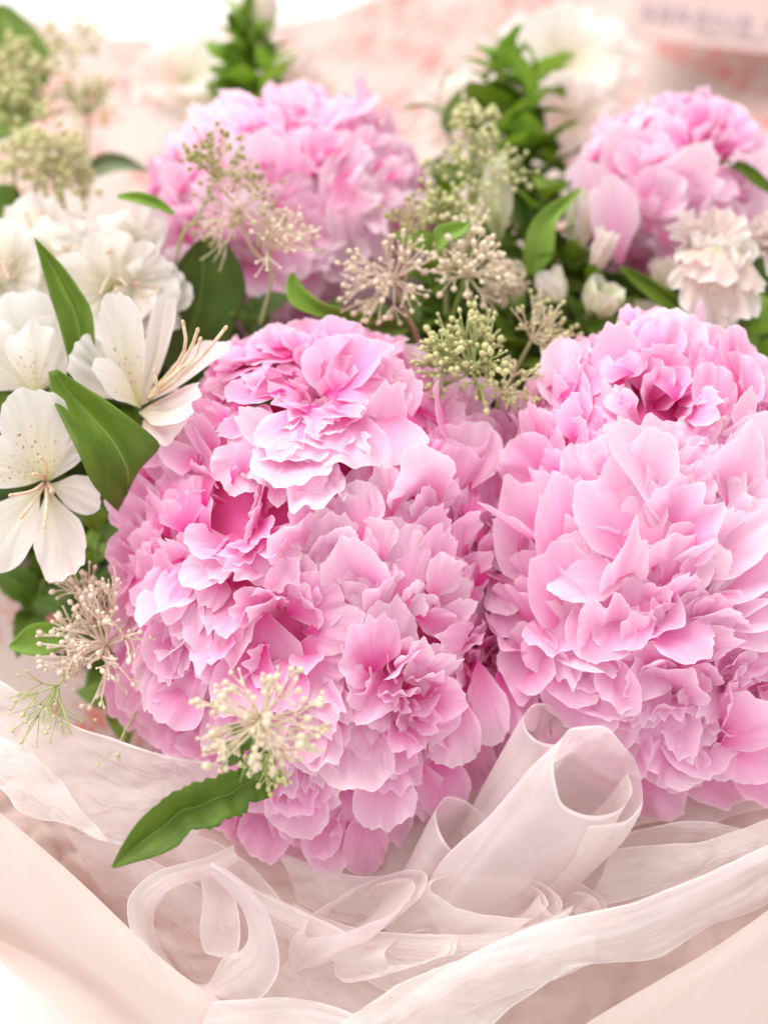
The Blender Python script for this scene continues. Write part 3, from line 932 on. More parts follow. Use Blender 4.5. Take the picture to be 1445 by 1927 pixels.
p4.free((1150, 480, .545), (1085, 300, .548), 90, 'smooth', (.1, 0, 1), 'pale')
p4.free((1170, 500, .54), (1130, 330, .54), 90, 'smooth', (.1, 0, 1), 'pale')
p4.hp((1370, 330), (1420, 260), 110, 'broad', (.5, .2, 1), 'pink', (-40, 0))
p4.fill(520, (56, 90), jit=7)
p4.finish()

# ------------------------------------------------------------------ tubes, buds, umbels
def cr(pts, n):
    """Catmull-Rom resample of a list of vectors to n points, by chord length"""
    pts = [Vector(p) for p in pts]
    if len(pts) == 1: return pts * n
    t = [0.0]
    for a, b in zip(pts, pts[1:]):
        t.append(t[-1] + max(1e-9, (b - a).length))
    out = []
    k = 0
    for i in range(n):
        x = t[-1] * i / (n - 1)
        while k < len(pts) - 2 and x > t[k + 1]: k += 1
        p1_, p2_ = pts[k], pts[k + 1]
        p0 = pts[k - 1] if k > 0 else p1_ * 2 - p2_
        p3_ = pts[k + 2] if k + 2 < len(pts) else p2_ * 2 - p1_
        f = (x - t[k]) / (t[k + 1] - t[k])
        f = max(0, min(1, f))
        m1 = (p2_ - p0) * 0.5
        m2 = (p3_ - p1_) * 0.5
        f2, f3 = f * f, f * f * f
        out.append(p1_ * (2 * f3 - 3 * f2 + 1) + m1 * (f3 - 2 * f2 + f) + p2_ * (-2 * f3 + 3 * f2) + m2 * (f3 - f2))
    return out


class TB:
    def __init__(s): s.v = []; s.f = []
    def tube(s, pts, r0, r1, n=5):
        b = len(s.v)
        m = len(pts)
        ref = Vector((0.31, 0.52, 0.8))
        for i, p in enumerate(pts):
            d = (pts[min(i + 1, m - 1)] - pts[max(i - 1, 0)]).normalized()
            x = d.cross(ref)
            if x.length < .05: x = d.orthogonal()
            x.normalize(); y = d.cross(x)
            r = r0 + (r1 - r0) * i / (m - 1)
            for k in range(n):
                a = 2 * math.pi * k / n
                s.v.append(p + x * (r * math.cos(a)) + y * (r * math.sin(a)))
        for i in range(m - 1):
            for k in range(n):
                a = b + i * n + k; c = b + i * n + (k + 1) % n
                s.f.append((a, c, c + n, a + n))
        s.f.append(tuple(b + (m - 1) * n + k for k in range(n)))
        s.f.append(tuple(b + n - 1 - k for k in range(n)))
    def ball(s, p, r, nu=6, nv=4):
        b = len(s.v)
        s.v.append(p + Vector((0, 0, r)))
        for j in range(1, nv):
            th = math.pi * j / nv
            for i in range(nu):
                ph = 2 * math.pi * i / nu
                s.v.append(p + Vector((r * math.sin(th) * math.cos(ph), r * math.sin(th) * math.sin(ph), r * math.cos(th))))
        s.v.append(p - Vector((0, 0, r)))
        for i in range(nu):
            s.f.append((b, b + 1 + i, b + 1 + (i + 1) % nu))
            for j in range(nv - 2):
                a = b + 1 + j * nu + i; c = b + 1 + j * nu + (i + 1) % nu
                s.f.append((a, a + nu, c + nu, c))
            e = b + 1 + (nv - 2) * nu
            s.f.append((e + i, len(s.v) - 1, e + (i + 1) % nu))
    def build(s, name, mat, rt):
        return add(name, mk(name, s.v, s.f, mat), rt)


def bud_mesh(mat, seed):
    t = TB(); t.ball(Vector((0, 0, 0)), 1, 8, 6)
    t.v = [v * (1 + .14 * n1(v.x * 1.5 + seed, v.y * 1.5, v.z * 1.5)) * (1 if v.z < .6 else 1.08) for v in t.v]
    return mk('bud', t.v, t.f, mat)


BUD = {k: [bud_mesh(M[k], i) for i in range(3)] for k in ('bud_cream', 'bud_lime', 'bud_olive', 'bud_blush')}


def umbel(label, hub, stem_to, axis, Rp, rays=16, subs=5, bud='bud_cream', stem='stem_cream', stalk='stem_green', spread=75,
          bead=5.5, thick=2.6, seed=0, single=True, ray0=.5, group='budded flower sprays', third=0, curl=.25, flat=0.0):
    rnd = random.Random(seed)
    if single: bead *= .85; thick *= .9
    else: bead *= 1.15; rays = int(rays * 1.3)
    C = P(*hub); u = sp(hub[2])
    A = Vector(axis).normalized()
    rt = root('flower_spray', C, label, 'flower spray', group)
    e1 = A.cross(Vector((.2, .3, 1))).normalized() if abs(A.z) < .9 else A.cross(Vector((0, 1, .1))).normalized()
    e2 = A.cross(e1)
    tb = TB(); bb = []
    ga = math.pi * (3 - math.sqrt(5))
    def shoot(p, d, L, r0, r1, bend):
        n_ = 5
        pts = [p]
        dd = d.copy()
        for i in range(n_):
            dd = (dd + bend / n_).normalized()
            pts.append(pts[-1] + W(dd) * (L * u / n_))
        tb.tube(pts, r0 * u, r1 * u, 5)
        return pts[-1], dd
    for i in range(rays):
        f = (i + .5) / rays
        th = R(spread) * math.sqrt(f) * rnd.uniform(.9, 1.1)
        ph = ga * i
        d = A * math.cos(th) + (e1 * math.cos(ph) + e2 * math.sin(ph)) * math.sin(th)
        bend = Vector([rnd.gauss(0, 1) for _ in range(3)]) * curl + A * flat
        L = Rp * ray0 * rnd.uniform(.62, 1.2)
        if i > 3 and rnd.random() < .12: continue
        p, dd = shoot(C, d, L, thick, thick * .75, bend)
        m = subs + rnd.choice((-1, 0, 0, 1))
        for q in range(m):
            a = 2 * math.pi * (q + rnd.random() * .5) / m
            o1 = dd.orthogonal().normalized(); o2 = dd.cross(o1)
            s_ = rnd.uniform(.35, .75) if q else .1
            d2 = (dd + (o1 * math.cos(a) + o2 * math.sin(a)) * s_).normalized()
            L2 = Rp * (1 - ray0) * rnd.uniform(.35, 1.25)
            p2, dd2 = shoot(p, d2, L2, thick * .72, thick * .5, Vector([rnd.gauss(0, 1) for _ in range(3)]) * curl)
            bb.append((p2, dd2))
            if third:
                for t3 in range(third):
                    d3 = (dd2 + Vector([rnd.gauss(0, 1) for _ in range(3)]) * .6).normalized()
                    pm = p + (p2 - p) * rnd.uniform(.45, .9)
                    p3, dd3 = shoot(pm, d3, Rp * .16, thick * .5, thick * .4, Vector((0, 0, 0)))
                    bb.append((p3, dd3))
    tb.build('branches', M[stem], rt)
    if stem_to:
        st = TB()
        pts = [P(*q) for q in stem_to]
        st.tube(cr([C] + pts, 12), thick * 1.5 * u, thick * 1.9 * u, 7)
        st.build('stem', M[stalk], rt)
    if single:
        for p, dd in bb[:298]:
            r = bead * u * rnd.choice((.55, .75, .95, 1.1, 1.3)) * rnd.uniform(.9, 1.1)
            m = Matrix.Translation(p) @ W(dd).to_track_quat('Z', 'Y').to_matrix().to_4x4() @ Matrix.Diagonal((r, r, r * rnd.uniform(1, 1.25), 1))
            place('bud', rnd.choice(BUD[bud]), m, rt)
    else:
        t = TB()
        for p, dd in bb: t.ball(p, bead * u * rnd.uniform(.75, 1.3))
        tag(t.build('buds', M[bud], rt), kind='stuff')
    return rt


umbel('open starburst spray of cream buds resting on the lower left of the largest peony', (492, 1357, .405), [(470, 1420, .415), (440, 1500, .43)],
      (-.05, .12, 1), 124, 46, 3, 'bud_cream', 'stem_cream', 'stem_green', 92, 6.8, 2.6, 1, ray0=.66, curl=.42)
umbel('small lime spray of buds under the starburst spray, above the toothed leaf', (500, 1420, .418), [(470, 1450, .425)],
      (.35, -.6, .6), 70, 9, 4, 'bud_lime', 'stem_lime', 'stem_green', 70, 5, 2.2, 2)
umbel('dense blush spray of buds between the white spotted flower and the largest peony', (200, 1215, .468), [(230, 1260, .49), (260, 1300, .52)],
      (-.35, .35, .8), 130, 28, 5, 'bud_blush', 'stem_blush', 'stem_green', 88, 4.8, 3.2, 3, third=1, ray0=.5, curl=.4)
umbel('tall narrow blush spray of buds rising beneath the white spotted flower', (165, 1150, .478), [(200, 1210, .49)],
      (-.15, 1, .35), 100, 7, 5, 'bud_blush', 'stem_blush', 'stem_green', 40, 4.6, 2.6, 4)
umbel('thin lime spray drooping over the sheer tissue at the left edge', (110, 1290, .452), [(150, 1240, .47), (210, 1230, .48)],
      (-.35, -.75, .4), 115, 12, 4, 'bud_lime', 'stem_lime', 'stem_lime', 60, 3.8, 1.9, 5, curl=.3)
umbel('wispy lime spray trailing below the largest peony onto the tissue', (235, 1375, .455), [(262, 1330, .47), (270, 1290, .5)],
      (-.1, -1, .25), 95, 4, 3, 'bud_lime', 'stem_lime', 'stem_lime', 35, 3.6, 1.7, 6, curl=.35)
umbel('broad lime spray of buds standing between the two front peonies', (890, 700, .478), [(905, 760, .49), (915, 840, .51)],
      (-.35, .75, .6), 128, 26, 5, 'bud_lime', 'stem_lime', 'stem_lime', 76, 5.8, 3.6, 7, third=1, curl=.35)
umbel('small lime spray hanging to the right of the broad spray between the front peonies', (945, 740, .482), [(925, 790, .49), (915, 850, .51)],
      (.45, .25, .8), 75, 10, 5, 'bud_lime', 'stem_cream', 'stem_lime', 80, 4.6, 2.6, 8, third=1)
umbel('cream green spray of buds by the left tip of the right front peony', (1000, 640, .50), [(960, 720, .51), (940, 800, .52)],
      (.35, .75, .5), 90, 12, 5, 'bud_lime', 'stem_cream', 'stem_lime', 75, 4.4, 2.6, 9, third=1)
umbel('cream spray with a column of round buds in the middle of the greenery', (880, 520, .50), [(850, 600, .51), (838, 700, .53)],
      (.25, .55, .8), 88, 20, 5, 'bud_cream', 'stem_cream', 'stem_green', 85, 6.0, 2.8, 10)
umbel('upright knot of round cream buds above the cream spray in the greenery', (875, 470, .503), [(870, 560, .51)],
      (.1, 1, .2), 75, 6, 4, 'bud_cream', 'stem_cream', 'stem_green', 28, 6.5, 2.4, 11)
umbel('lacy blush spray in front of the right side of the back left peony', (740, 525, .50), [(765, 590, .51), (795, 670, .53)],
      (-.45, .1, .9), 98, 24, 5, 'bud_cream', 'stem_blush', 'stem_brown', 88, 4.8, 2.4, 12)
umbel('sparse tan spray standing over the lacy blush spray', (772, 440, .505), [(765, 510, .51), (758, 600, .53)],
      (0, 1, .4), 75, 8, 4, 'bud_olive', 'stem_tan', 'stem_tan', 60, 4.4, 2.2, 13)
umbel('lime spray behind the small bright leaf in the middle greenery', (835, 420, .525), [(838, 520, .53), (840, 640, .54)],
      (.1, .8, .6), 80, 14, 5, 'bud_lime', 'stem_lime', 'stem_lime', 80, 5, 2.6, 14, single=False)
umbel('small tight green spray topmost in the middle greenery', (890, 245, .545), [(885, 330, .545), (880, 450, .55)],
      (0, 1, .5), 52, 11, 5, 'bud_lime', 'stem_green', 'stem_lime', 75, 5.5, 2.6, 15, single=False)
umbel('wide lime spray below the tight green spray in the middle', (900, 335, .54), [(885, 420, .545), (885, 560, .55)],
      (.1, .7, .6), 95, 16, 5, 'bud_lime', 'stem_lime', 'stem_lime', 82, 5, 2.6, 16, single=False)
umbel('fluffy white spray in the greenery right of the cream spray', (945, 530, .53), None,
      (0, .2, 1), 45, 30, 5, 'bud_cream', 'stem_cream', 'stem_cream', 110, 3.2, 1.5, 17, single=False)
umbel('brown green spray with dark dots before the left side of the back left peony', (405, 335, .512), [(372, 410, .512), (345, 440, .515), (322, 520, .52)],
      (.15, .85, .6), 95, 22, 5, 'bud_olive', 'stem_tan', 'stem_lime', 75, 4.6, 2.2, 18)
umbel('blush brown spray hanging over the big dark leaf', (450, 400, .508), [(470, 460, .512), (505, 500, .515)],
      (-.15, -.2, 1), 100, 26, 5, 'bud_olive', 'stem_blush', 'stem_tan', 88, 3.8, 2.0, 19)
umbel('pinkish lacy spray on the front of the back left peony', (505, 470, .505), [(510, 530, .51), (490, 610, .52)],
      (.3, .75, .7), 100, 22, 5, 'bud_cream', 'stem_blush', 'stem_lime', 70, 4.4, 2.2, 20)
umbel('large blurred cream spray at the upper left edge before a big leaf', (35, 150, .60), [(30, 210, .60), (25, 330, .6)],
      (0, .8, .7), 75, 18, 6, 'bud_lime', 'stem_cream', 'stem_lime', 85, 6, 3, 21, single=False)
umbel('small blurred cream spray beneath the large one at the upper left edge', (30, 235, .59), [(28, 320, .6), (30, 440, .6)],
      (0, .7, .6), 80, 14, 6, 'bud_lime', 'stem_lime', 'stem_lime', 80, 6, 3, 22, single=False)
umbel('blurred lime spray above the cluster of white flowers', (75, 310, .57), [(90, 380, .57), (100, 450, .57)],
      (-.1, .8, .7), 85, 16, 6, 'bud_lime', 'stem_cream', 'stem_lime', 85, 5.5, 2.8, 23, single=False)
umbel('second blurred lime spray, lower right neighbour among those above the white flowers', (115, 350, .575), [(125, 420, .575), (135, 470, .58)],
      (.2, .7, .6), 75, 14, 6, 'bud_lime', 'stem_cream', 'stem_lime', 80, 5.5, 2.8, 24, single=False)
umbel('faint yellowish spray far back on the printed paper, upper left', (165, 215, .66), [(165, 300, .66), (162, 380, .65)],
      (0, 1, .4), 80, 10, 5, 'bud_lime', 'stem_lime', 'stem_lime', 75, 4.5, 2.2, 25, single=False)
umbel('faint cream spray far back, highest on the printed paper at the left', (130, 100, .70), [(140, 200, .69), (160, 300, .67)],
      (0, 1, .4), 70, 9, 5, 'bud_lime', 'stem_cream', 'stem_lime', 75, 4.5, 2.0, 26, single=False)


# ------------------------------------------------------------------ leaves
def leaf_mesh(name, mat, seed, wd=.35, k=.5, fold=.35, serr=0.0, wave=.03, nv=14, belly=.42):
    nu = 9
    vs, uv = [], []
    o = seed * 1.9
    for j in range(nv):
        v = j / (nv - 1)
        prof = (math.sin(math.pi * v ** (math.log(.5) / math.log(belly)))) ** .85 * wd + .012
        if j == nv - 1: prof = .004
        for i in range(nu):
            u = -1 + 2 * i / (nu - 1)
            x = u * prof * (1 + serr * (abs(u) > .9) * (1 if j % 2 else -1))
            y = v
            z = fold * abs(x) + wave * n1(v * 4, u * 1.5, o) * 2 * (v + .2) - .25 * wd * 0 + wave * .6 * math.sin(v * 14 + o) * abs(u) ** 2
            yy = math.sin(k * y) / k if abs(k) > .01 else y
            zz = (1 - math.cos(k * y)) / k if abs(k) > .01 else 0
            vs.append((x, yy - z * math.sin(k * y), zz * -1 + z * math.cos(k * y)))
            uv.append((i / (nu - 1), v))
    return mk(name, vs, gridfaces(nu, nv), mat, uv)


LV = {}
for mk_ in ('leaf', 'leaf_dark', 'leaf_bright', 'leaf_sage'):
    rnd = random.Random(len(mk_))
    LV[mk_] = [leaf_mesh('leaf', M[mk_], i, wd=rnd.uniform(.17, .30), k=rnd.uniform(.2, 1.1), fold=rnd.uniform(.15, .5),
                         serr=rnd.choice([0, 0, .06])) for i in range(7)]


def sprig(label, base, tip, n, Lp, mat='leaf', seed=0, spread=1.0, name='leafy_sprig', terminal=True, up=(0, .3, 1), ws=1.0, mats=None, thick=3):
    rnd = random.Random(seed)
    B, T = P(*base), P(*tip)
    rt = root(name, B, label, 'foliage', 'sprigs of greenery')
    u = sp(base[2])
    mid = (B + T) / 2 + W((rnd.uniform(-15, 15), rnd.uniform(-10, 10), rnd.uniform(-5, 25))) * u
    pts = cr([B, mid, T], 10)
    tb = TB(); tb.tube(pts, thick * u, thick * .5 * u, 6)
    tb.build('stem', M['stem_green'], rt)
    ax = (T - B).normalized()
    o1 = ax.cross(W(up)).normalized(); o2 = ax.cross(o1)
    for i in range(n):
        f = (i + .5) / n
        p = pts[min(9, int(f * 9.99))]
        a = i * 2.4 + rnd.uniform(-.4, .4)
        side = o1 * math.cos(a) + o2 * math.sin(a)
        g = ax * (.35 + .6 * f) + side * spread * (1.1 - .6 * f)
        N = ax * .8 - side * .3 + W(up) * .5
        L = Lp * u * rnd.uniform(.7, 1.2) * (1 - .3 * f)
        mm = rnd.choice(mats) if mats else mat
        place('leaf', rnd.choice(LV[mm]), frame(p, g, N, L * ws * rnd.uniform(.8, 1.2), L, L), rt)
    return rt


def sheet_pts(rows, nu, nv, wr=0.0, wf=20, seed=0, space=P, crump=0.0, plv=0.0, plu=0.0, pf=5):
    rows = [cr([space(*p) for p in r], nu) for r in rows]
    cols = [cr([r[i] for r in rows], nv) for i in range(nu)]
    g = [[cols[i][j] for i in range(nu)] for j in range(nv)]
    for j in range(nv):
        v = j / (nv - 1)
        for i in range(nu):
            u_ = i / (nu - 1)
            p = g[j][i]
            n = 0
            if wr: n += wr * (noise.noise(p * wf + Vector((seed, 0, 0))) + .5 * noise.noise(p * wf * 2.3 + Vector((seed, 7, 0))))
            if crump:      # sharp creases with soft facets between
                q = p + Vector((noise.noise(p * 15), noise.noise(p * 15 + Vector((5, 5, 5))), 0)) * .008
                for k_, (fr, am) in enumerate(((26, 1), (60, .5), (130, .22))):
                    n += crump * am * (abs(noise.noise(q * fr + Vector((seed * 1.3, k_ * 3, 0)))) * 2 - .5)
            if plv: n += plv * (noise.noise(Vector((v * pf, u_ * 1.3, seed))) + .5 * abs(noise.noise(Vector((v * pf * 2.6, u_ * 1.8, seed + 4)))))
            if plu: n += plu * (noise.noise(Vector((u_ * pf, v * 1.3, seed))) + .5 * abs(noise.noise(Vector((u_ * pf * 2.6, v * 1.8, seed + 4)))))
            if n: g[j][i] = p - CF * n
    return g


def sheet(name, rows, nu, nv, mat, label=None, cat=None, wr=0.0, wf=20, seed=0, rt=None, group=None, thick=0.0, **kw):
    g = sheet_pts(rows, nu, nv, wr, wf, seed, **kw)
    vs = [p for r in g for p in r]
    uv = [(i / (nu - 1), j / (nv - 1)) for j in range(nv) for i in range(nu)]
    o = add(name, mk(name, vs, gridfaces(nu, nv), M[mat], uv), rt)
    if thick:
        md = o.modifiers.new('thickness', 'SOLIDIFY'); md.thickness = thick; md.offset = 0
    if label: tag(o, label, cat, group)
    return o


# hero leaves: rows run base -> tip; each row left edge, left mid, midrib, right mid, right edge
def hleaf(label, rows, mat='leaf', wr=.0012, wf=30, name='leaf', seed=0, teeth=0):
    if teeth:                                   # saw the margin between base and middle
        out = []
        pts = [cr([Vector(r[k]) for r in rows], 44) for k in range(5)]
        for j in range(44):
            t_ = teeth * ((j * .37) % 1 - .35) * max(0, 1 - j / 30)
            r = [Vector(pts[k][j]) for k in range(5)]
            for e, q in ((0, 1), (4, 3)):
                dv = (r[e] - r[q]); dv.z = 0
                if dv.length > 1e-6: r[e] = r[e] + dv.normalized() * t_
            out.append([tuple(v) for v in r])
        rows = out
    return sheet(name, rows, 13, 100 if teeth else 26, mat, label, 'leaf', wr=wr, wf=wf, seed=seed, thick=.0004)


def rowsLR(spec):
    """spec rows: (lx,ly,rx,ry,d,fold) -> five points with the midrib pushed back by fold metres"""
    out = []
    for r in spec:
        lx, ly, rx, ry, d, fo = r[:6]
        m = r[6] if len(r) > 6 else .5
        mx, my = lx + (rx - lx) * m, ly + (ry - ly) * m
        out.append([(lx, ly, d), ((lx + mx) / 2, (ly + my) / 2, d + fo * .55), (mx, my, d + fo), ((rx + mx) / 2, (ry + my) / 2, d + fo * .55), (rx, ry, d)])
    return out


hleaf('big glossy dark green leaf standing behind the open white flower', rowsLR([
    (325, 700, 400, 700, .525, .004), (270, 650, 440, 620, .52, .006), (285, 590, 462, 548, .517, .006), (308, 540, 452, 500, .515, .005),
    (335, 495, 430, 462, .515, .004), (362, 462, 410, 450, .516, .002), (384, 446, 388, 445, .517, 0)]), 'leaf_dark')
hleaf('slender pointed green leaf rising left of the open white flower', rowsLR([
    (140, 720, 165, 720, .475, .002), (128, 670, 178, 650, .472, .004), (112, 610, 172, 585, .472, .004), (96, 560, 150, 545, .473, .004),
    (82, 510, 118, 500, .475, .003), (66, 450, 68, 449, .478, 0)]), 'leaf')
hleaf('broad folded green leaf between the white flowers and the largest peony', rowsLR([
    (92, 700, 108, 695, .462, .001), (98, 745, 150, 722, .459, .004), (122, 800, 205, 757, .455, .007), (150, 855, 262, 800, .453, .008),
    (172, 905, 300, 835, .456, .007, .4), (195, 935, 290, 855, .461, .006, .4), (215, 955, 262, 885, .467, .004), (222, 962, 240, 930, .472, .001)]), 'leaf', seed=2)
hleaf('toothed green leaf lying on the tissue under the starburst spray', rowsLR([
    (495, 1440, 500, 1470, .425, .001), (460, 1446, 470, 1510, .422, .003), (425, 1455, 452, 1536, .42, .004), (395, 1466, 430, 1538, .418, .004),
    (352, 1480, 398, 1558, .416, .005), (325, 1492, 360, 1562, .415, .005), (302, 1510, 335, 1590, .414, .005), (262, 1545, 290, 1612, .413, .004),
    (232, 1588, 250, 1625, .413, .002), (209, 1632, 214, 1636, .414, 0)]), 'leaf', wr=.0022, wf=60, seed=4, teeth=17)
hleaf('short rounded leaf behind the toothed leaf', rowsLR([
    (480, 1510, 510, 1500, .43, .001), (462, 1480, 520, 1460, .429, .003), (470, 1430, 515, 1420, .429, .003), (492, 1400, 500, 1398, .43, 0)]), 'leaf', seed=6)
hleaf('small pale green leaf beside the blush spray at the left edge', rowsLR([
    (120, 1195, 118, 1215, .475, .001), (95, 1172, 90, 1232, .473, .003), (55, 1178, 52, 1232, .472, .003), (20, 1212, 18, 1220, .473, 0)]), 'leaf_bright', seed=7)
hleaf('curled light green leaf under the lower edge of the back left peony', rowsLR([
    (545, 515, 552, 512, .505, .001), (538, 545, 575, 545, .50, .004), (552, 575, 610, 570, .498, .005), (590, 592, 650, 582, .50, .004),
    (640, 604, 690, 592, .503, .003), (705, 612, 712, 606, .506, 0)]), 'leaf_bright', seed=8)
hleaf('dark leaf lying below the curled light green leaf', rowsLR([
    (600, 615, 610, 595, .515, .001), (650, 640, 660, 588, .512, .004), (710, 650, 720, 590, .512, .004), (770, 625, 772, 612, .515, 0)]), 'leaf', seed=9)
hleaf('narrow bright leaf on the stalk left of the back left peony', rowsLR([
    (222, 366, 222, 374, .515, 0), (262, 362, 258, 382, .513, .002), (300, 374, 292, 392, .513, .002), (330, 400, 325, 406, .514, 0)]), 'leaf_bright', seed=10)
hleaf('small bright green leaf among the sprays in the middle', rowsLR([
    (820, 465, 824, 474, .495, 0), (818, 430, 850, 455, .493, .002), (848, 420, 878, 438, .493, .002), (882, 418, 884, 421, .494, 0)]), 'leaf_bright', seed=11)
hleaf('blurred green leaf at the very left of the top edge', rowsLR([
    (-30, 200, 60, 190, .64, .003), (-60, 140, 95, 150, .635, .008), (-60, 80, 90, 90, .635, .008), (-40, 30, 60, 45, .64, .005), (0, 5, 20, 10, .645, 0)]), 'leaf', seed=12)
hleaf('second blurred green leaf under the top left one', rowsLR([
    (-40, 260, -30, 200, .62, .003), (0, 265, 20, 180, .615, .006), (50, 240, 60, 180, .615, .004), (95, 195, 97, 190, .62, 0)]), 'leaf', seed=13)
hleaf('small blurred green leaf at the left edge beside the lime spray', rowsLR([
    (-40, 450, -35, 360, .59, .003), (0, 450, 0, 345, .585, .005), (28, 420, 30, 350, .585, .003), (40, 370, 42, 368, .59, 0)]), 'leaf', seed=14)
hleaf('thin grey green leaf arching over the printed paper left of the back left peony', rowsLR([
    (150, 330, 150, 345, .60, 0), (185, 290, 190, 330, .60, .003), (230, 290, 230, 320, .60, .003), (280, 318, 278, 324, .6, 0)]), 'leaf_sage', seed=15)
hleaf('dark pointed leaf at the right of the small sprays in the middle', rowsLR([
    (1000, 500, 1030, 500, .545, .001), (975, 430, 1035, 430, .54, .004), (960, 360, 1020, 370, .54, .004), (965, 310, 990, 320, .54, .002), (970, 290, 974, 290, .545, 0)]), 'leaf_dark', seed=16)
hleaf('long bright green leaf arching right of the middle greenery', rowsLR([
    (985, 520, 1010, 520, .54, .001), (985, 470, 1040, 480, .535, .003), (1000, 420, 1045, 425, .533, .003), (1035, 385, 1060, 400, .533, .003), (1090, 352, 1094, 358, .535, 0)]), 'leaf_bright', seed=17)
hleaf('long narrow leaf crossing below the white ruffled bloom', rowsLR([
    (1165, 505, 1168, 500, .53, 0), (1205, 545, 1220, 520, .528, .003), (1260, 590, 1280, 560, .526, .004), (1310, 630, 1340, 595, .527, .004), (1370, 650, 1400, 630, .53, .001)]), 'leaf', seed=18)
hleaf('green leaf at the right edge beside the right front peony', rowsLR([
    (1480, 790, 1490, 760, .53, .001), (1440, 760, 1450, 700, .528, .004), (1410, 730, 1425, 688, .528, .003), (1392, 705, 1394, 702, .53, 0)]), 'leaf', seed=19)
hleaf('narrow green leaf over the right side of the upper right peony', rowsLR([
    (1350, 304, 1350, 309, .545, 0), (1395, 305, 1388, 322, .543, .002), (1430, 325, 1415, 345, .543, .002), (1470, 370, 1465, 375, .545, 0)]), 'leaf', seed=20)

# blurred upright leafy stems at the top
sprig('leafy stalk under the pale bud at the top, left of the middle', (470, 300, .62), (466, 60, .62), 26, 120, seed=31, spread=.55, mats=['leaf', 'leaf_bright', 'leaf_bright'], ws=1.9, thick=6)
sprig('bushy leafy stalk at the top, right of the middle', (985, 350, .60), (955, 110, .61), 28, 130, seed=32, spread=.85, mats=['leaf', 'leaf_bright', 'leaf_bright'], ws=1.8, thick=6)
sprig('lower leaves of the bushy stalk at the top', (1000, 430, .59), (985, 240, .60), 14, 140, seed=33, spread=.9, mats=['leaf_dark', 'leaf'], ws=1.8, thick=6)
sprig('thin arching grey green sprig left of the bushy stalk', (860, 330, .585), (825, 190, .60), 6, 110, seed=34, spread=.9, mats=['leaf_sage', 'leaf'])
sprig('bright young leaves on the left of the bushy stalk', (950, 330, .59), (915, 150, .60), 14, 110, seed=35, spread=.9, mats=['leaf_bright', 'leaf'], ws=1.6, thick=5)
sprig('bright young leaves on the right of the bushy stalk', (985, 300, .59), (1015, 130, .605), 14, 110, seed=36, spread=.9, mats=['leaf_bright', 'leaf_bright', 'leaf'], ws=1.6, thick=5)
sprig('bright leaves low on the leafy stalk under the pale bud', (470, 260, .61), (500, 110, .615), 10, 110, seed=37, spread=.8, mats=['leaf_bright', 'leaf'], ws=1.6, thick=5)
sprig('light green leaves behind the drooping greenish bud', (990, 560, .56), (1010, 380, .555), 12, 130, seed=38, spread=.9, mats=['leaf_bright', 'leaf'], ws=1.5)
sprig('light green leaves under the small bright leaf', (830, 640, .55), (810, 480, .54), 10, 110, seed=39, spread=.9, mats=['leaf_bright', 'leaf'], ws=1.4)
fill = [
    ('sprig of dark leaves between the big dark leaf and the back left peony', (440, 760, .55), (480, 590, .53), 9, 120, ['leaf_dark', 'leaf']),
    ('sprig of leaves just above the top of the largest peony', (600, 740, .55), (640, 620, .53), 9, 110, ['leaf_dark', 'leaf']),
    ('dark sprig of leaves in the hollow above the two front peonies', (760, 760, .555), (740, 610, .535), 11, 130, ['leaf_dark']),
    ('leafy sprig under the cream spray with round buds', (830, 740, .555), (850, 560, .54), 12, 130, ['leaf_dark', 'leaf']),
    ('leafy sprig behind the lime spray between the front peonies', (930, 760, .55), (960, 600, .54), 12, 120, ['leaf_dark', 'leaf']),
    ('light green sprig right of the middle sprays', (960, 640, .555), (960, 420, .55), 12, 120, ['leaf', 'leaf_bright']),
    ('green sprig below the small pale buds', (1060, 720, .55), (1090, 590, .54), 11, 110, ['leaf', 'leaf_dark']),
    ('green sprig between the pale buds and the right front peony', (1150, 700, .56), (1130, 560, .55), 8, 100, ['leaf', 'leaf_bright']),
    ('dark leafy sprig under the white ruffled bloom', (1300, 760, .56), (1330, 600, .54), 12, 130, ['leaf_dark', 'leaf']),
    ('leafy sprig at the right edge under the white ruffled bloom', (1420, 800, .56), (1430, 610, .54), 13, 130, ['leaf', 'leaf_dark', 'leaf_bright']),
    ('dark sprig in the gap below the white spotted flower', (180, 1180, .54), (190, 1000, .51), 10, 130, ['leaf_dark', 'leaf']),
    ('dark sprig at the left edge under the white spotted flower', (60, 1180, .55), (90, 1080, .53), 8, 130, ['leaf_dark']),
    ('dark sprig beneath the blush spray', (230, 1340, .53), (200, 1270, .51), 8, 110, ['leaf_dark', 'leaf']),
    ('green sprig behind the open white flower', (300, 880, .54), (240, 700, .53), 10, 140, ['leaf_dark', 'leaf']),
    ('green sprig between the white flowers at the left', (90, 760, .54), (130, 640, .53), 8, 120, ['leaf_dark', 'leaf']),
    ('short green sprig at the left edge between the white flowers', (-20, 760, .54), (10, 640, .54), 6, 100, ['leaf_dark', 'leaf']),
    ('green sprig behind the middle sprays, right of the back left peony', (860, 560, .57), (850, 360, .57), 12, 130, ['leaf_dark', 'leaf']),
    ('dark sprig under the starburst spray', (460, 1440, .425), (470, 1380, .413), 5, 75, ['leaf_dark', 'leaf']),
]
for i, (lb, b, t, n, L, ms) in enumerate(fill):
    sprig(lb, b, t, n, L, seed=50 + i, mats=ms, spread=1.0, ws=1.25)

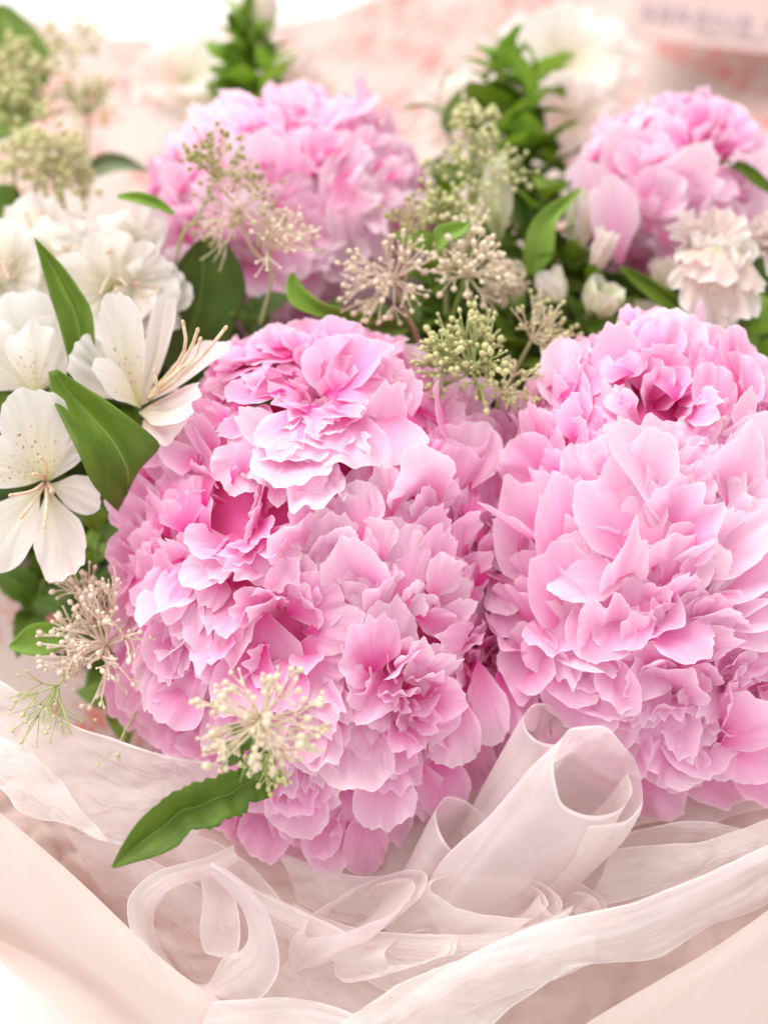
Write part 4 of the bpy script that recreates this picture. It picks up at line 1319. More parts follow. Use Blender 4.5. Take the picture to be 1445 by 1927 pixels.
# deep mass of stems and leaves inside the bouquet
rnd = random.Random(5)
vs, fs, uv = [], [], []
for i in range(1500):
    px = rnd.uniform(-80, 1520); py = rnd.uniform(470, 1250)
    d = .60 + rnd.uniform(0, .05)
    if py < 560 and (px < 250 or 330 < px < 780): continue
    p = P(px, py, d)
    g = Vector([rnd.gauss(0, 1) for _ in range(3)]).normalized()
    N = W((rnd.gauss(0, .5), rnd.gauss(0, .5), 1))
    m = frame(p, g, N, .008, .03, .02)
    b = len(vs)
    for (x, y, z) in ((0, 0, 0), (1, .5, .2), (0, 1, -.2), (-1, .5, .2), (0, .5, 0)):
        vs.append(m @ Vector((x, y, z))); uv.append((.5 + x * .5, y))
    fs += [(b, b + 1, b + 4), (b + 1, b + 2, b + 4), (b + 2, b + 3, b + 4), (b + 3, b, b + 4)]
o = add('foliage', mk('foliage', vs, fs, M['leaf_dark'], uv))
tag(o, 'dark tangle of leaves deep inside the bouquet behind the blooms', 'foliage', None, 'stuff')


# ------------------------------------------------------------------ white flowers
def tepal_set(mat, seed, A, k, cup, ruf=.05, rag=.03, td=.55, pw=2.0, rec=.2):
    return [petal_mesh('petal', M[mat], seed + i, A=A, k=k, cup=cup, ruf=ruf, rag=rag, rec=rec, nu=25, nv=15, tipdrop=td, pw=pw, pleat=.012, crease=.045) for i in range(3)]


WT = {'white': tepal_set('white', 700, .5, .45, .4), 'spot': tepal_set('white_spotted', 720, .36, .35, .5, td=.6, ruf=.09),
      'blush': tepal_set('blush', 740, .6, .7, .9, ruf=.12, rag=.06, td=.3, pw=3), 'cream': tepal_set('cream', 760, .5, .8, 1.0, ruf=.06),
      'wflat': tepal_set('white', 780, .5, -.35, -.2, ruf=.11, rag=.045), 'sflat': tepal_set('white_spotted', 790, .36, -.25, -.2, td=.6), 'bflat': tepal_set('blush', 800, .6, -.3, -.2, ruf=.1, rag=.06, td=.3, pw=3),
      'greenbud': tepal_set('green_bud', 810, .5, .9, 1.2, ruf=.04), 'ruffle': tepal_set('blush', 830, .55, .5, .5, ruf=.2, rag=.08, td=.2, pw=4)}


def flower(label, c, cat='flower', name='lily_flower', group='white lily-like flowers'):
    return root(name, P(*c), label, cat, group)


def fp(rt, b, t, wd, kind, N=(0, 0, 1), seed=0, zs=1.0):
    B, T = P(*b), P(*t)
    Y = T - B
    place('petal', WT[kind][seed % 3], frame(B, Y, W(N), wd * .9 * sp(t[2]), Y.length, min(Y.length, 1.1 * wd * sp(t[2])) * zs), rt)


def stamens(rt, paths, r=4.0, tip=5.5):
    for pts in paths:
        tb = TB()
        q = cr([P(*p) for p in pts], 8)
        u = sp(pts[0][2])
        tb.tube(q, r * u, r * .8 * u, 6)
        tb.build('stamen', M['stamen'], rt)
        t2 = TB(); t2.ball(Vector((0, 0, 0)), 1, 8, 6)
        an = mk('anther', t2.v, t2.f, M['anther'])
        d = (q[-1] - q[-2]).normalized()
        m = Matrix.Translation(q[-1]) @ d.to_track_quat('Z', 'Y').to_matrix().to_4x4() @ Matrix.Diagonal((tip * .7 * u, tip * .7 * u, tip * 1.3 * u, 1))
        place('anther', an, m, rt)


# spotted flower at the left edge
f = flower('white lily-like flower with brown speckles and long stamens, at the left edge', (88, 905, .47))
fp(f, (88, 905, .472), (55, 740, .452), 150, 'sflat', (.1, -.2, 1), 0)
fp(f, (92, 905, .472), (138, 800, .468), 90, 'wflat', (-.3, -.2, 1), 1)
fp(f, (95, 910, .472), (185, 945, .462), 80, 'wflat', (-.3, 0, 1), 2)
fp(f, (80, 905, .472), (-60, 850, .45), 120, 'sflat', (.3, 0, 1), 1)
fp(f, (78, 915, .472), (-40, 1065, .452), 130, 'wflat', (.2, .1, 1), 0)
fp(f, (92, 920, .472), (122, 1085, .453), 115, 'wflat', (0, .2, 1), 1)
stamens(f, [[(85, 908, .47), (70, 935, .455), (42, 972, .443)], [(85, 908, .47), (60, 925, .452), (22, 932, .442)], [(85, 905, .47), (88, 880, .455), (78, 862, .443)],
            [(88, 908, .47), (88, 950, .452), (84, 990, .444)], [(88, 905, .47), (100, 925, .455), (97, 925, .443)], [(85, 903, .47), (76, 895, .455), (64, 893, .442)]])

# open flower side on
f = flower('open white lily-like flower turned right, pink tipped stamens before the big dark leaf', (250, 745, .49))
fp(f, (262, 765, .487), (215, 552, .460), 92, 'sflat', (.2, -.1, 1), 0)
fp(f, (250, 755, .485), (145, 655, .463), 115, 'wflat', (.1, .2, 1), 1)
fp(f, (265, 765, .478), (185, 680, .453), 80, 'sflat', (.3, .5, 1), 2)
fp(f, (262, 770, .49), (330, 548, .478), 75, 'white', (-.5, .1, .8), 1)
fp(f, (262, 765, .482), (425, 625, .462), 85, 'wflat', (-.2, .6, .8), 0)
fp(f, (270, 790, .478), (345, 790, .455), 105, 'wflat', (0, .6, .9), 2)
fp(f, (262, 775, .476), (395, 765, .450), 115, 'white', (0, .5, 1), 1)
stamens(f, [[(278, 745, .474), (330, 690, .462), (350, 650, .456), (345, 608, .452)], [(278, 747, .474), (335, 695, .46), (362, 650, .454), (372, 622, .45)],
            [(280, 748, .474), (335, 700, .458), (365, 675, .452), (377, 640, .449)], [(280, 752, .474), (340, 710, .458), (390, 660, .452), (424, 618, .448)],
            [(280, 748, .474), (310, 720, .46), (345, 690, .455)], [(278, 750, .474), (295, 738, .462), (292, 700, .458)]])

# half hidden bloom above the spotted one
f = flower('creamy white flower at the left edge above the spotted flower', (60, 715, .50))
fp(f, (70, 740, .495), (20, 560, .475), 190, 'wflat', (.1, .1, 1), 0)
fp(f, (75, 735, .497), (130, 590, .485), 120, 'white', (-.2, .1, 1), 1)
fp(f, (60, 740, .49), (-60, 620, .47), 150, 'wflat', (.2, .1, 1), 2)
fp(f, (70, 745, .487), (60, 600, .470), 110, 'spot', (0, .2, 1), 1)

# blurred cluster of blooms further back
rnd = random.Random(77)
for lb, c, Rr, n in [('blurred white flower at the left edge with a brown anther', (10, 520, .535), 100, 7),
                     ('blurred white flower above the slender leaf', (115, 500, .545), 95, 7),
                     ('blurred white flower behind the open one, left of the back left peony', (235, 480, .54), 110, 8),
                     ('blurred white flower touching the lower left of the back left peony', (215, 545, .525), 95, 7),
                     ('far blurred white flower over the others at the left', (80, 440, .565), 80, 6),
                     ('blurred white flower right behind the tip of the open flower', (285, 560, .53), 70, 6)]:
    f = flower(lb, c, group='white lily-like flowers')
    for q in range(n):
        a = 2 * math.pi * q / n + rnd.uniform(-.2, .2)
        r_ = Rr * rnd.uniform(.8, 1.15)
        fp(f, c, (c[0] + r_ * math.cos(a), c[1] - r_ * math.sin(a), c[2] - .025), Rr * rnd.uniform(.9, 1.2), rnd.choice(['white', 'wflat', 'wflat']), (-.3 * math.cos(a), -.3 * math.sin(a), 1), q)
    stamens(f, [[(c[0], c[1], c[2]), (c[0] + rnd.uniform(-20, 20), c[1] + rnd.uniform(-30, 10), c[2] - .02), (c[0] + rnd.uniform(-35, 35), c[1] + rnd.uniform(-40, 10), c[2] - .032)] for _ in range(4)], r=2, tip=4)


def rosy(label, c, Rr, n, kinds, tilt=(0, .3, 1), seed=0, name='ruffled_flower', layers=3, Ls=1.0, group='ruffled pale flowers', low=20, high=75, calyx=None):
    rnd = random.Random(seed)
    f = root(name, P(*c), label, 'flower', group)
    A = Vector(tilt).normalized()
    e1 = A.cross(Vector((.2, .3, 1)) if abs(A.z) < .9 else Vector((0, 1, 0))).normalized(); e2 = A.cross(e1)
    u = sp(c[2]); C = P(*c)
    for l in range(layers):
        for q in range(n):
            a = 2 * math.pi * (q + .5 * l) / n + rnd.uniform(-.25, .25)
            th = R(low + (high - low) * (l + .5) / layers + rnd.uniform(-8, 8))
            rad = e1 * math.cos(a) + e2 * math.sin(a)
            g = A * math.cos(th) + rad * math.sin(th)
            N = A * math.sin(th) - rad * math.cos(th)
            L = Rr * (.7 + .3 * (l + 1) / layers) * rnd.uniform(.9, 1.1) * u * Ls
            place('petal', WT[rnd.choice(kinds)][rnd.randrange(3)], frame(C - W(A) * L * .3, W(g), W(N), L * .95, L, L), f)
    return f


f = rosy('white ruffled bloom in front of the upper right peony', (1345, 500, .525), 105, 6, ['ruffle', 'blush', 'white'], (0, .75, .6), 3, low=5, high=60)
for b, t, wd, N in [((1330, 480, .52), (1290, 540, .505), 90, (-.3, .2, 1)), ((1345, 470, .515), (1345, 600, .50), 120, (0, .2, 1)), ((1370, 480, .515), (1400, 590, .502), 100, (.2, .1, 1)),
                    ((1320, 470, .515), (1300, 480, .5), 70, (-.2, .6, 1)), ((1350, 460, .51), (1330, 520, .497), 100, (-.1, .4, 1)), ((1385, 470, .515), (1420, 540, .505), 80, (.4, .1, 1))]:
    fp(f, b, t, wd * 1.2, 'bflat', N, int(wd))
for b, t, wd, N in [((1330, 470, .53), (1260, 440, .525), 110, (0, .3, 1)), ((1330, 450, .53), (1330, 395, .525), 110, (0, .4, 1)), ((1350, 460, .52), (1390, 410, .52), 90, (.1, .4, 1))]:
    fp(f, b, t, wd, 'ruffle', N, int(wd))
rosy('pale bloom cut by the right edge beside the white ruffled one', (1455, 450, .53), 70, 5, ['blush', 'ruffle'], (-.2, .3, .8), 4)
rosy('far blurred blush bloom at the top, right of the bushy stalk', (1065, 110, .67), 150, 6, ['wflat', 'bflat', 'wflat'], (.1, .5, 1), 5, layers=2, low=35, high=85)
rosy('blurred blush bloom below the far one, right of the bushy stalk', (1075, 225, .63), 105, 5, ['bflat', 'bflat'], (.1, .2, 1), 6, layers=2, low=35, high=85)
rosy('far blurred cream bloom on the printed paper, left of the leafy stalk', (350, 135, .69), 120, 6, ['wflat', 'wflat', 'bflat'], (-.1, .5, 1), 7, layers=2, low=35, high=85)
rosy('faint blush bloom just above the top of the back left peony', (565, 160, .64), 85, 5, ['bflat', 'bflat'], (.1, .4, 1), 8, layers=2, low=35, high=85)
rosy('faint blush bloom behind the thin arching sprig', (865, 200, .67), 95, 5, ['bflat', 'wflat'], (0, .4, 1), 9, layers=2, low=35, high=85)


def budf(label, base, tip, wd, kinds, n=5, seed=0, group='closed pale buds', calyx=True):
    rnd = random.Random(seed)
    B, T = P(*base), P(*tip)
    Y = T - B; L = Y.length; y = Y.normalized(); u = sp(base[2])
    f = root('flower_bud', B, label, 'bud', group)
    o1 = y.orthogonal().normalized(); o2 = y.cross(o1)
    for q in range(n):
        a = 2 * math.pi * q / n
        rad = o1 * math.cos(a) + o2 * math.sin(a)
        g = y + rad * (wd * u / L) * 1.15
        place('petal', WT[kinds[q % len(kinds)]][q % 3], frame(B, g, -rad + y * .15, wd * 1.0 * u, L * rnd.uniform(.92, 1.05), L * .75), f)
    if calyx:
        for q in range(4):
            a = 2 * math.pi * q / 4 + .4
            rad = o1 * math.cos(a) + o2 * math.sin(a)
            place('sepal', LV['leaf'][q], frame(B - y * .05 * L, y + rad * .42, -rad, L * .5, L * .55, L * .5), f)
    return f


budf('tall pale pink bud on the leafy stalk at the top edge', (478, 130, .63), (490, -40, .63), 70, ['blush', 'cream'], seed=1)
budf('greenish white drooping bud right of the lime sprays in the middle', (940, 460, .54), (925, 290, .535), 62, ['greenbud', 'cream'], seed=2, calyx=False)
budf('pale pink pointed bud left of the upper right peony', (1080, 500, .545), (1095, 350, .54), 50, ['blush', 'greenbud'], seed=3)
budf('small blush bud in front of the lower left of the upper right peony', (1110, 530, .535), (1150, 425, .53), 42, ['blush', 'blush'], seed=4)
budf('short cream bud above the green bud in the right greenery', (1060, 580, .53), (1025, 505, .525), 46, ['cream', 'white'], seed=5)
budf('round green and cream bud behind the tip of the right front peony', (1110, 600, .53), (1150, 530, .522), 62, ['greenbud', 'cream'], seed=6)
budf('small creamy bud just above the right front peony', (1240, 620, .54), (1235, 570, .535), 38, ['cream', 'cream'], seed=7)
budf('tiny creamy bud left of the other one above the right front peony', (1215, 615, .54), (1205, 565, .535), 28, ['cream', 'greenbud'], seed=8)
budf('pale bud half hidden under the white ruffled bloom', (1260, 560, .545), (1245, 480, .54), 46, ['blush', 'cream'], seed=9)

# bent twig
rt = root('twig', P(795, 670, .52), 'bent brown twig rising to the lacy blush spray', 'twig')
tb = TB(); tb.tube(cr([P(800, 690, .53), P(785, 630, .51), P(762, 585, .505), P(755, 560, .502)], 12), 4 * sp(.5), 2.6 * sp(.5), 7)
tb.build('stem', M['stem_brown'], rt)
tb = TB(); tb.tube(cr([P(865, 520, .50), P(830, 490, .50), P(780, 468, .503)], 10), 3 * sp(.5), 3 * sp(.5), 7)
tb.build('side_shoot', M['stem_tan'], rt)

# ------------------------------------------------------------------ wrapping
me = mk('table_top', [(-6, -3, 0), (6, -3, 0), (6, 9, 0), (-6, 9, 0)], [(0, 1, 2, 3)], M['table'], smooth=False)
tag(add('table_top', me), kind='structure')

sheet('printed_wrapping_paper', [
    [(-330, -80, .84), (-60, 0, .84), (130, 55, .83), (280, 74, .83), (420, 58, .83), (560, 38, .84), (700, 0, .85), (900, -90, .87), (1200, -140, .87), (1700, -100, .80)],
    [(-330, 150, .78), (-60, 200, .80), (280, 250, .80), (560, 230, .81), (900, 200, .82), (1200, 180, .81), (1700, 200, .76)],
    [(-330, 500, .68), (0, 500, .72), (400, 500, .73), (900, 500, .73), (1300, 500, .73), (1700, 500, .68)],
    [(-330, 900, .60), (0, 900, .64), (400, 900, .67), (900, 900, .67), (1300, 900, .66), (1700, 900, .60)],
    [(-330, 1250, .54), (0, 1270, .58), (400, 1300, .60), (900, 1300, .60), (1300, 1300, .58), (1700, 1300, .54)],
    [(-330, 1500, .50), (0, 1540, .525), (400, 1600, .54), (900, 1600, .54), (1300, 1600, .53), (1700, 1500, .50)]],
    70, 60, 'toile', 'cream wrapping paper printed with faint red flowers, standing behind the bouquet', 'wrapping paper', wr=.004, wf=9)

sheet('wrapping_paper', [
    [(-200, 1300, .50), (0, 1330, .495), (200, 1400, .495), (500, 1470, .50), (800, 1490, .50), (1100, 1400, .505), (1400, 1450, .50), (1650, 1400, .50)],
    [(-200, 1450, .485), (0, 1480, .48), (120, 1560, .475), (300, 1620, .482), (500, 1640, .478), (800, 1640, .485), (1100, 1600, .478), (1250, 1580, .485), (1400, 1600, .475), (1650, 1550, .48)],
    [(-100, 1600, .478), (20, 1650, .47), (170, 1700, .475), (260, 1740, .465), (420, 1780, .472), (700, 1800, .468), (1000, 1780, .47), (1250, 1740, .465), (1400, 1720, .47), (1650, 1700, .475)],
    [(180, 1960, .465), (260, 2000, .46), (340, 2020, .462), (500, 2000, .458), (800, 2010, .46), (1100, 2020, .465), (1400, 2020, .46), (1650, 2000, .47)]],
    170, 100, 'tissue_solid', 'pink crumpled tissue lining, shadow tone in its colour, beneath the ribbons at the bottom', 'tissue paper', crump=.0065, wr=.0035, wf=26, seed=3)

sheet('wrapping_paper', [
    [(-120, 1430, .452), (0, 1528, .447), (130, 1640, .442), (290, 1790, .438), (415, 1882, .436), (560, 1960, .436)],
    [(-120, 1480, .450), (-20, 1560, .447), (110, 1680, .442), (260, 1830, .438), (390, 1925, .436), (520, 2010, .436)],
    [(-120, 1640, .455), (0, 1700, .452), (120, 1780, .448), (240, 1870, .446), (340, 1960, .444), (440, 2050, .444)],
    [(-120, 1730, .466), (0, 1770, .464), (120, 1830, .461), (220, 1900, .458), (310, 1990, .456), (400, 2080, .456)],
    [(-120, 1700, .452), (0, 1808, .452), (80, 1880, .452), (160, 1950, .452), (230, 2010, .452), (300, 2090, .452)]],
    60, 40, 'peach_paper', 'smooth peach wrapping paper folded across the bottom left corner', 'wrapping paper', wr=.0015, wf=14, seed=5)

sheet('wrapping_paper', [
    [(1640, 1560, .436), (1500, 1665, .434), (1445, 1712, .432), (1350, 1778, .43), (1250, 1838, .43), (1170, 1885, .432), (1090, 1935, .434), (1000, 2000, .436)],
    [(1640, 1640, .440), (1530, 1740, .438), (1470, 1790, .436), (1380, 1850, .434), (1290, 1910, .434), (1200, 1960, .436), (1120, 2010, .438), (1020, 2060, .44)],
    [(1640, 1900, .46), (1560, 1950, .46), (1500, 1990, .46), (1420, 2030, .46), (1340, 2060, .46), (1260, 2090, .46), (1180, 2110, .46), (1060, 2130, .46)]],
    50, 24, 'peach_paper', 'smooth peach wrapping paper folded across the bottom right corner', 'wrapping paper', wr=.001, wf=14, seed=6)

# sheer tissue on the left
sheet('tissue_paper', [
    [(-120, 1240, .458), (0, 1280, .455), (75, 1325, .452), (140, 1365, .449), (230, 1395, .447), (310, 1418, .447), (420, 1440, .45)],
    [(-120, 1340, .455), (0, 1380, .452), (80, 1420, .449), (150, 1440, .446), (230, 1470, .446), (310, 1500, .447), (400, 1520, .45)],
    [(-120, 1400, .452), (0, 1462, .448), (70, 1500, .446), (130, 1545, .443), (190, 1578, .443), (250, 1590, .446), (360, 1590, .45)]],
    100, 48, 'tissue', 'sheer crinkled tissue flap at the left edge under the thin lime spray', 'tissue paper', crump=.0030, wr=.0016, wf=40, seed=8)
sheet('tissue_paper', [
    [(-120, 1330, .446), (0, 1385, .443), (60, 1420, .441), (110, 1470, .440), (160, 1530, .439), (205, 1578, .439)],
    [(-120, 1400, .443), (0, 1440, .440), (50, 1470, .438), (95, 1510, .437), (140, 1550, .437), (200, 1582, .438)],
    [(-120, 1420, .442), (0, 1480, .438), (35, 1520, .436), (75, 1545, .435), (130, 1550, .435), (150, 1565, .436)]],
    72, 40, 'tissue', 'folded front edge of sheer tissue at the left, lying on the larger flap', 'tissue paper', crump=.0030, wr=.0012, wf=40, seed=9)
# sheer tissue on the right
sheet('tissue_paper', [
    [(1180, 1440, .478), (1260, 1450, .476), (1350, 1470, .474), (1480, 1460, .474)],
    [(1180, 1500, .473), (1250, 1520, .471), (1330, 1525, .470), (1480, 1490, .47)],
    [(1150, 1570, .468), (1240, 1545, .466), (1310, 1560, .466), (1380, 1535, .468), (1500, 1510, .468)]],
    80, 40, 'tissue', 'sheer tissue just below the right front peony at the right edge', 'tissue paper', crump=.0030, wr=.0025, wf=40, seed=10)
sheet('tissue_paper', [
    [(1020, 1660, .462), (1120, 1590, .46), (1240, 1555, .456), (1330, 1545, .454), (1420, 1570, .453), (1424, 1600, .454)],
    [(1060, 1700, .463), (1150, 1650, .462), (1250, 1610, .46), (1340, 1590, .458), (1400, 1610, .456), (1418, 1620, .456)],
    [(1100, 1740, .464), (1200, 1700, .463), (1290, 1670, .462), (1360, 1640, .46), (1400, 1625, .458), (1412, 1640, .458)]],
    80, 40, 'tissue', 'sheer tissue flap behind the long sheer band at the right', 'tissue paper', crump=.0030, wr=.002, wf=40, seed=11)
# tissue bag under the largest peony
sheet('tissue_paper', [
    [(560, 1520, .478), (660, 1560, .476), (760, 1520, .474), (860, 1470, .474), (960, 1440, .475)],
    [(620, 1640, .472), (680, 1650, .470), (760, 1620, .468), (840, 1590, .468), (930, 1560, .47)],
    [(660, 1740, .468), (720, 1740, .466), (780, 1720, .464), (840, 1700, .464), (900, 1680, .466)]],
    72, 48, 'tissue', 'greyish sheer tissue in the shade under the lowest petals of the largest peony', 'tissue paper', crump=.0030, wr=.002, wf=40, seed=12)

# long sheer bands
sheet('sheer_ribbon', [
    [(1560, 1545, .441), (1445, 1592, .438), (1300, 1655, .434), (1180, 1700, .430), (1060, 1728, .428), (960, 1760, .427), (860, 1810, .426), (760, 1880, .425), (660, 1960, .425)],
    [(1560, 1580, .438), (1440, 1640, .434), (1310, 1710, .430), (1200, 1755, .426), (1080, 1780, .424), (980, 1810, .423), (880, 1855, .422), (790, 1915, .422), (690, 1990, .422)],
    [(1560, 1600, .443), (1430, 1706, .437), (1330, 1740, .436), (1238, 1800, .430), (1150, 1812, .431), (1085, 1818, .426), (1000, 1872, .428), (930, 1925, .426), (860, 2010, .428)]],
    100, 40, 'organza', 'long sheer band sweeping from the right edge down to the bottom middle', 'ribbon', plv=.0016, pf=3, crump=.0016, wr=.0012, wf=30, seed=13)
sheet('sheer_ribbon', [
    [(400, 1610, .458), (470, 1665, .452), (560, 1710, .447), (660, 1760, .443), (760, 1810, .440), (850, 1830, .438)],
    [(440, 1690, .455), (510, 1730, .449), (590, 1770, .444), (680, 1815, .440), (770, 1855, .437), (850, 1870, .436)],
    [(500, 1750, .456), (560, 1775, .450), (640, 1815, .445), (720, 1860, .441), (800, 1900, .438), (870, 1920, .437)]],
    70, 40, 'organza', 'sheer band running from the left ribbon loop down to the bottom middle', 'ribbon', plv=.0016, pf=3, crump=.0016, wr=.001, wf=30, seed=14)
sheet('sheer_ribbon', [
    [(400, 1885, .432), (520, 1878, .430), (620, 1895, .428), (700, 1920, .427), (800, 1950, .427)],
    [(380, 1930, .432), (520, 1930, .429), (640, 1945, .427), (740, 1970, .427), (820, 1990, .427)],
    [(360, 2010, .436), (520, 2010, .434), (640, 2020, .432), (740, 2030, .431), (840, 2040, .431)]],
    60, 40, 'organza', 'sheer band along the bottom edge, left of the middle', 'ribbon', plv=.0016, pf=3, crump=.0016, wr=.001, wf=30, seed=15)
sheet('sheer_ribbon', [
    [(550, 1700, .452), (620, 1730, .446), (700, 1750, .442), (800, 1757, .438), (900, 1757, .434), (1000, 1740, .432), (1080, 1700, .434)],
    [(560, 1730, .450), (640, 1765, .444), (720, 1785, .440), (810, 1790, .436), (900, 1785, .432), (990, 1765, .430), (1060, 1740, .432)],
    [(600, 1770, .450), (680, 1800, .445), (760, 1818, .441), (840, 1822, .437), (910, 1812, .434), (980, 1790, .432), (1040, 1770, .434)]],
    80, 40, 'organza', 'white sheer band curving under the middle ribbon loops', 'ribbon', plv=.0016, pf=3, crump=.0016, wr=.0008, wf=30, seed=16)


def ring(cx, cy, rx, ry, rot, d, dd=0.0, dphase=0.0, n=19, a0=-40, a1=430, shr=.27):
    out = []
    for i in range(n + 1):
        a = R(a0 + (a1 - a0) * i / n)
        q = 1 - shr * (i / n) ** 1.6 + .03 * math.sin(a * 3 + cx)
        x, y = q * rx * math.cos(a), q * ry * math.sin(a)
        c_, s_ = math.cos(R(rot)), math.sin(R(rot))
        out.append((cx + x * c_ + y * s_, cy - (-x * s_ + y * c_), d + dd * math.cos(a - R(dphase))))
    return out


def loop(label, rings, nu=80, nv=26, seed=0, wr=.0008):
    out = []
    for k, rg in enumerate(rings):
        cx = sum(p[0] for p in rg[:-1]) / (len(rg) - 1); cyy = sum(p[1] for p in rg[:-1]) / (len(rg) - 1)
        m = (len(rg) - 1) * 360 / 470
        nr = []
        for i, (x, y, d) in enumerate(rg):
            a = 2 * math.pi * i / m
            q = 1 + (.11 + .06 * k) * n1(math.cos(a) * 1.8 + seed, math.sin(a) * 1.8, k * .25)
            nr.append((cx + (x - cx) * q, cyy + (y - cyy) * q, d + .006 * n1(math.cos(a) * 1.5, math.sin(a) * 1.5, seed + k * .3)))
        out.append(nr)
    rings = out
    return sheet('ribbon_loop', rings, nu + 20, nv + 10, 'organza', label, 'ribbon', plu=.0034, pf=5, crump=.0016, wr=wr, wf=35, seed=seed, group='sheer ribbon loops')


loop('widest sheer ribbon loop, a cone below the right front peony with a round opening', [
    ring(1118, 1458, 106, 86, 62, .424, .012, 60),
    [(x - 6 * math.cos(i), y + 8 * math.sin(i), d) for i, (x, y, d) in enumerate(ring(1108, 1474, 112, 92, 60, .430, .012, 60))],
    ring(1070, 1520, 116, 94, 56, .440, .014, 60),
    [(x + 5 * math.sin(i * 2), y, d) for i, (x, y, d) in enumerate(ring(1000, 1590, 112, 84, 50, .448, .014, 60))],
    ring(920, 1660, 96, 66, 48, .452, .012, 60),
    ring(850, 1720, 60, 40, 44, .456, .01, 60)], seed=21, wr=.0022)
loop('small sheer ribbon loop tucked under the gap between the two front peonies', [
    ring(1032, 1366, 56, 38, 25, .446, .008, 90),
    ring(1015, 1400, 56, 48, 25, .452, .008, 90),
    ring(960, 1480, 46, 50, 30, .46, .008, 90),
    ring(900, 1570, 36, 46, 30, .468, .006, 90)], seed=22)
loop('sheer ribbon loop left of the cone, under the right side of the largest peony', [
    ring(872, 1560, 76, 48, 50, .452, .008, 80),
    ring(850, 1590, 76, 54, 50, .458, .008, 80),
    ring(800, 1660, 60, 52, 50, .464, .008, 80),
    ring(750, 1730, 40, 40, 50, .468, .006, 80)], seed=23)
loop('flat oval ribbon loop in the middle below the cone', [
    ring(935, 1688, 128, 44, 8, .436, .008, 90),
    ring(905, 1705, 124, 50, 12, .444, .008, 90),
    ring(840, 1740, 96, 46, 20, .450, .008, 90),
    ring(770, 1780, 60, 36, 25, .454, .006, 90)], seed=24)
loop('small curled ribbon loop right of the flat oval loop', [
    ring(1075, 1700, 66, 40, 15, .440, .006, 90),
    ring(1060, 1712, 62, 38, 15, .446, .006, 90),
    ring(1020, 1740, 50, 30, 15, .450, .005, 90)], seed=25)
loop('inner curl inside the small curled ribbon loop', [
    ring(1090, 1706, 42, 27, 15, .436, .005, 90),
    ring(1080, 1714, 38, 25, 15, .442, .005, 90),
    ring(1060, 1730, 30, 20, 15, .446, .004, 90)], seed=29)
loop('long oval ribbon loop left of the middle, open to the upper left', [
    ring(690, 1705, 128, 42, -24, .440, .010, 90),
    ring(672, 1722, 124, 46, -24, .447, .010, 90),
    ring(640, 1755, 104, 42, -24, .452, .008, 90),
    ring(600, 1790, 70, 30, -24, .456, .006, 90)], seed=26)
loop('shallow ribbon loop below the long oval loop', [
    ring(790, 1785, 76, 34, -12, .434, .006, 90),
    ring(760, 1795, 80, 38, -12, .440, .006, 90),
    ring(700, 1810, 80, 36, -14, .446, .006, 90)], seed=27)
sheet('sheer_ribbon', [
    [(560, 1790, .456), (660, 1830, .452), (760, 1870, .449), (860, 1900, .446), (960, 1940, .444)],
    [(520, 1830, .454), (620, 1880, .450), (720, 1915, .447), (820, 1950, .444), (920, 1990, .442)],
    [(480, 1860, .456), (580, 1930, .452), (680, 1970, .449), (780, 2010, .446), (880, 2050, .444)]],
    80, 28, 'tissue', 'pale sheer tissue filling the bottom between the two sheer bands', 'tissue paper', crump=.0030, wr=.002, wf=40, seed=42)
sheet('sheer_ribbon', [
    [(330, 1560, .470), (420, 1590, .468), (500, 1660, .464), (560, 1740, .460), (600, 1830, .456)],
    [(300, 1600, .466), (390, 1640, .462), (460, 1710, .460), (520, 1790, .456), (560, 1880, .454)],
    [(280, 1620, .470), (350, 1680, .468), (420, 1760, .464), (470, 1840, .460), (500, 1920, .458)]],
    80, 32, 'tissue', 'wide sheer tissue strip behind the teardrop loop', 'tissue paper', crump=.0030, wr=.002, wf=40, seed=43)
for lb, rows, sd in [
    ('narrow sheer fold crossing below the toothed leaf', [[(120, 1560, .462), (230, 1590, .458), (330, 1640, .455), (450, 1720, .452)],
        [(150, 1610, .458), (240, 1640, .455), (330, 1690, .452), (430, 1760, .450)], [(190, 1680, .462), (270, 1700, .458), (350, 1750, .455), (430, 1800, .452)]], 51),
    ('soft sheer fold between the long oval loop and the largest peony', [[(520, 1600, .468), (620, 1640, .462), (720, 1650, .460), (820, 1620, .458)],
        [(540, 1640, .464), (630, 1680, .459), (720, 1700, .456), (800, 1690, .455)], [(560, 1700, .466), (640, 1730, .461), (720, 1745, .458), (790, 1740, .457)]], 52),
    ('sheer fold fanning out to the right above the long sheer band', [[(1150, 1600, .452), (1240, 1590, .449), (1340, 1580, .447), (1460, 1540, .447)],
        [(1130, 1650, .450), (1220, 1640, .446), (1320, 1620, .444), (1460, 1575, .444)], [(1100, 1710, .450), (1200, 1690, .447), (1310, 1660, .445), (1460, 1600, .445)]], 53),
    ('sheer fold overlapping the lower side of the long sheer band', [[(640, 1930, .424), (760, 1850, .423), (880, 1800, .424), (1000, 1775, .426), (1120, 1760, .428)],
        [(700, 1950, .420), (800, 1890, .419), (900, 1840, .420), (1010, 1815, .422), (1120, 1790, .425)], [(760, 1990, .424), (850, 1920, .423), (940, 1880, .424), (1030, 1850, .426), (1120, 1815, .428)]], 54)]:
    sheet('tissue_fold', rows, 80, 40, 'tissue', lb, 'tissue paper', crump=.0026, wr=.001, wf=40, seed=sd)
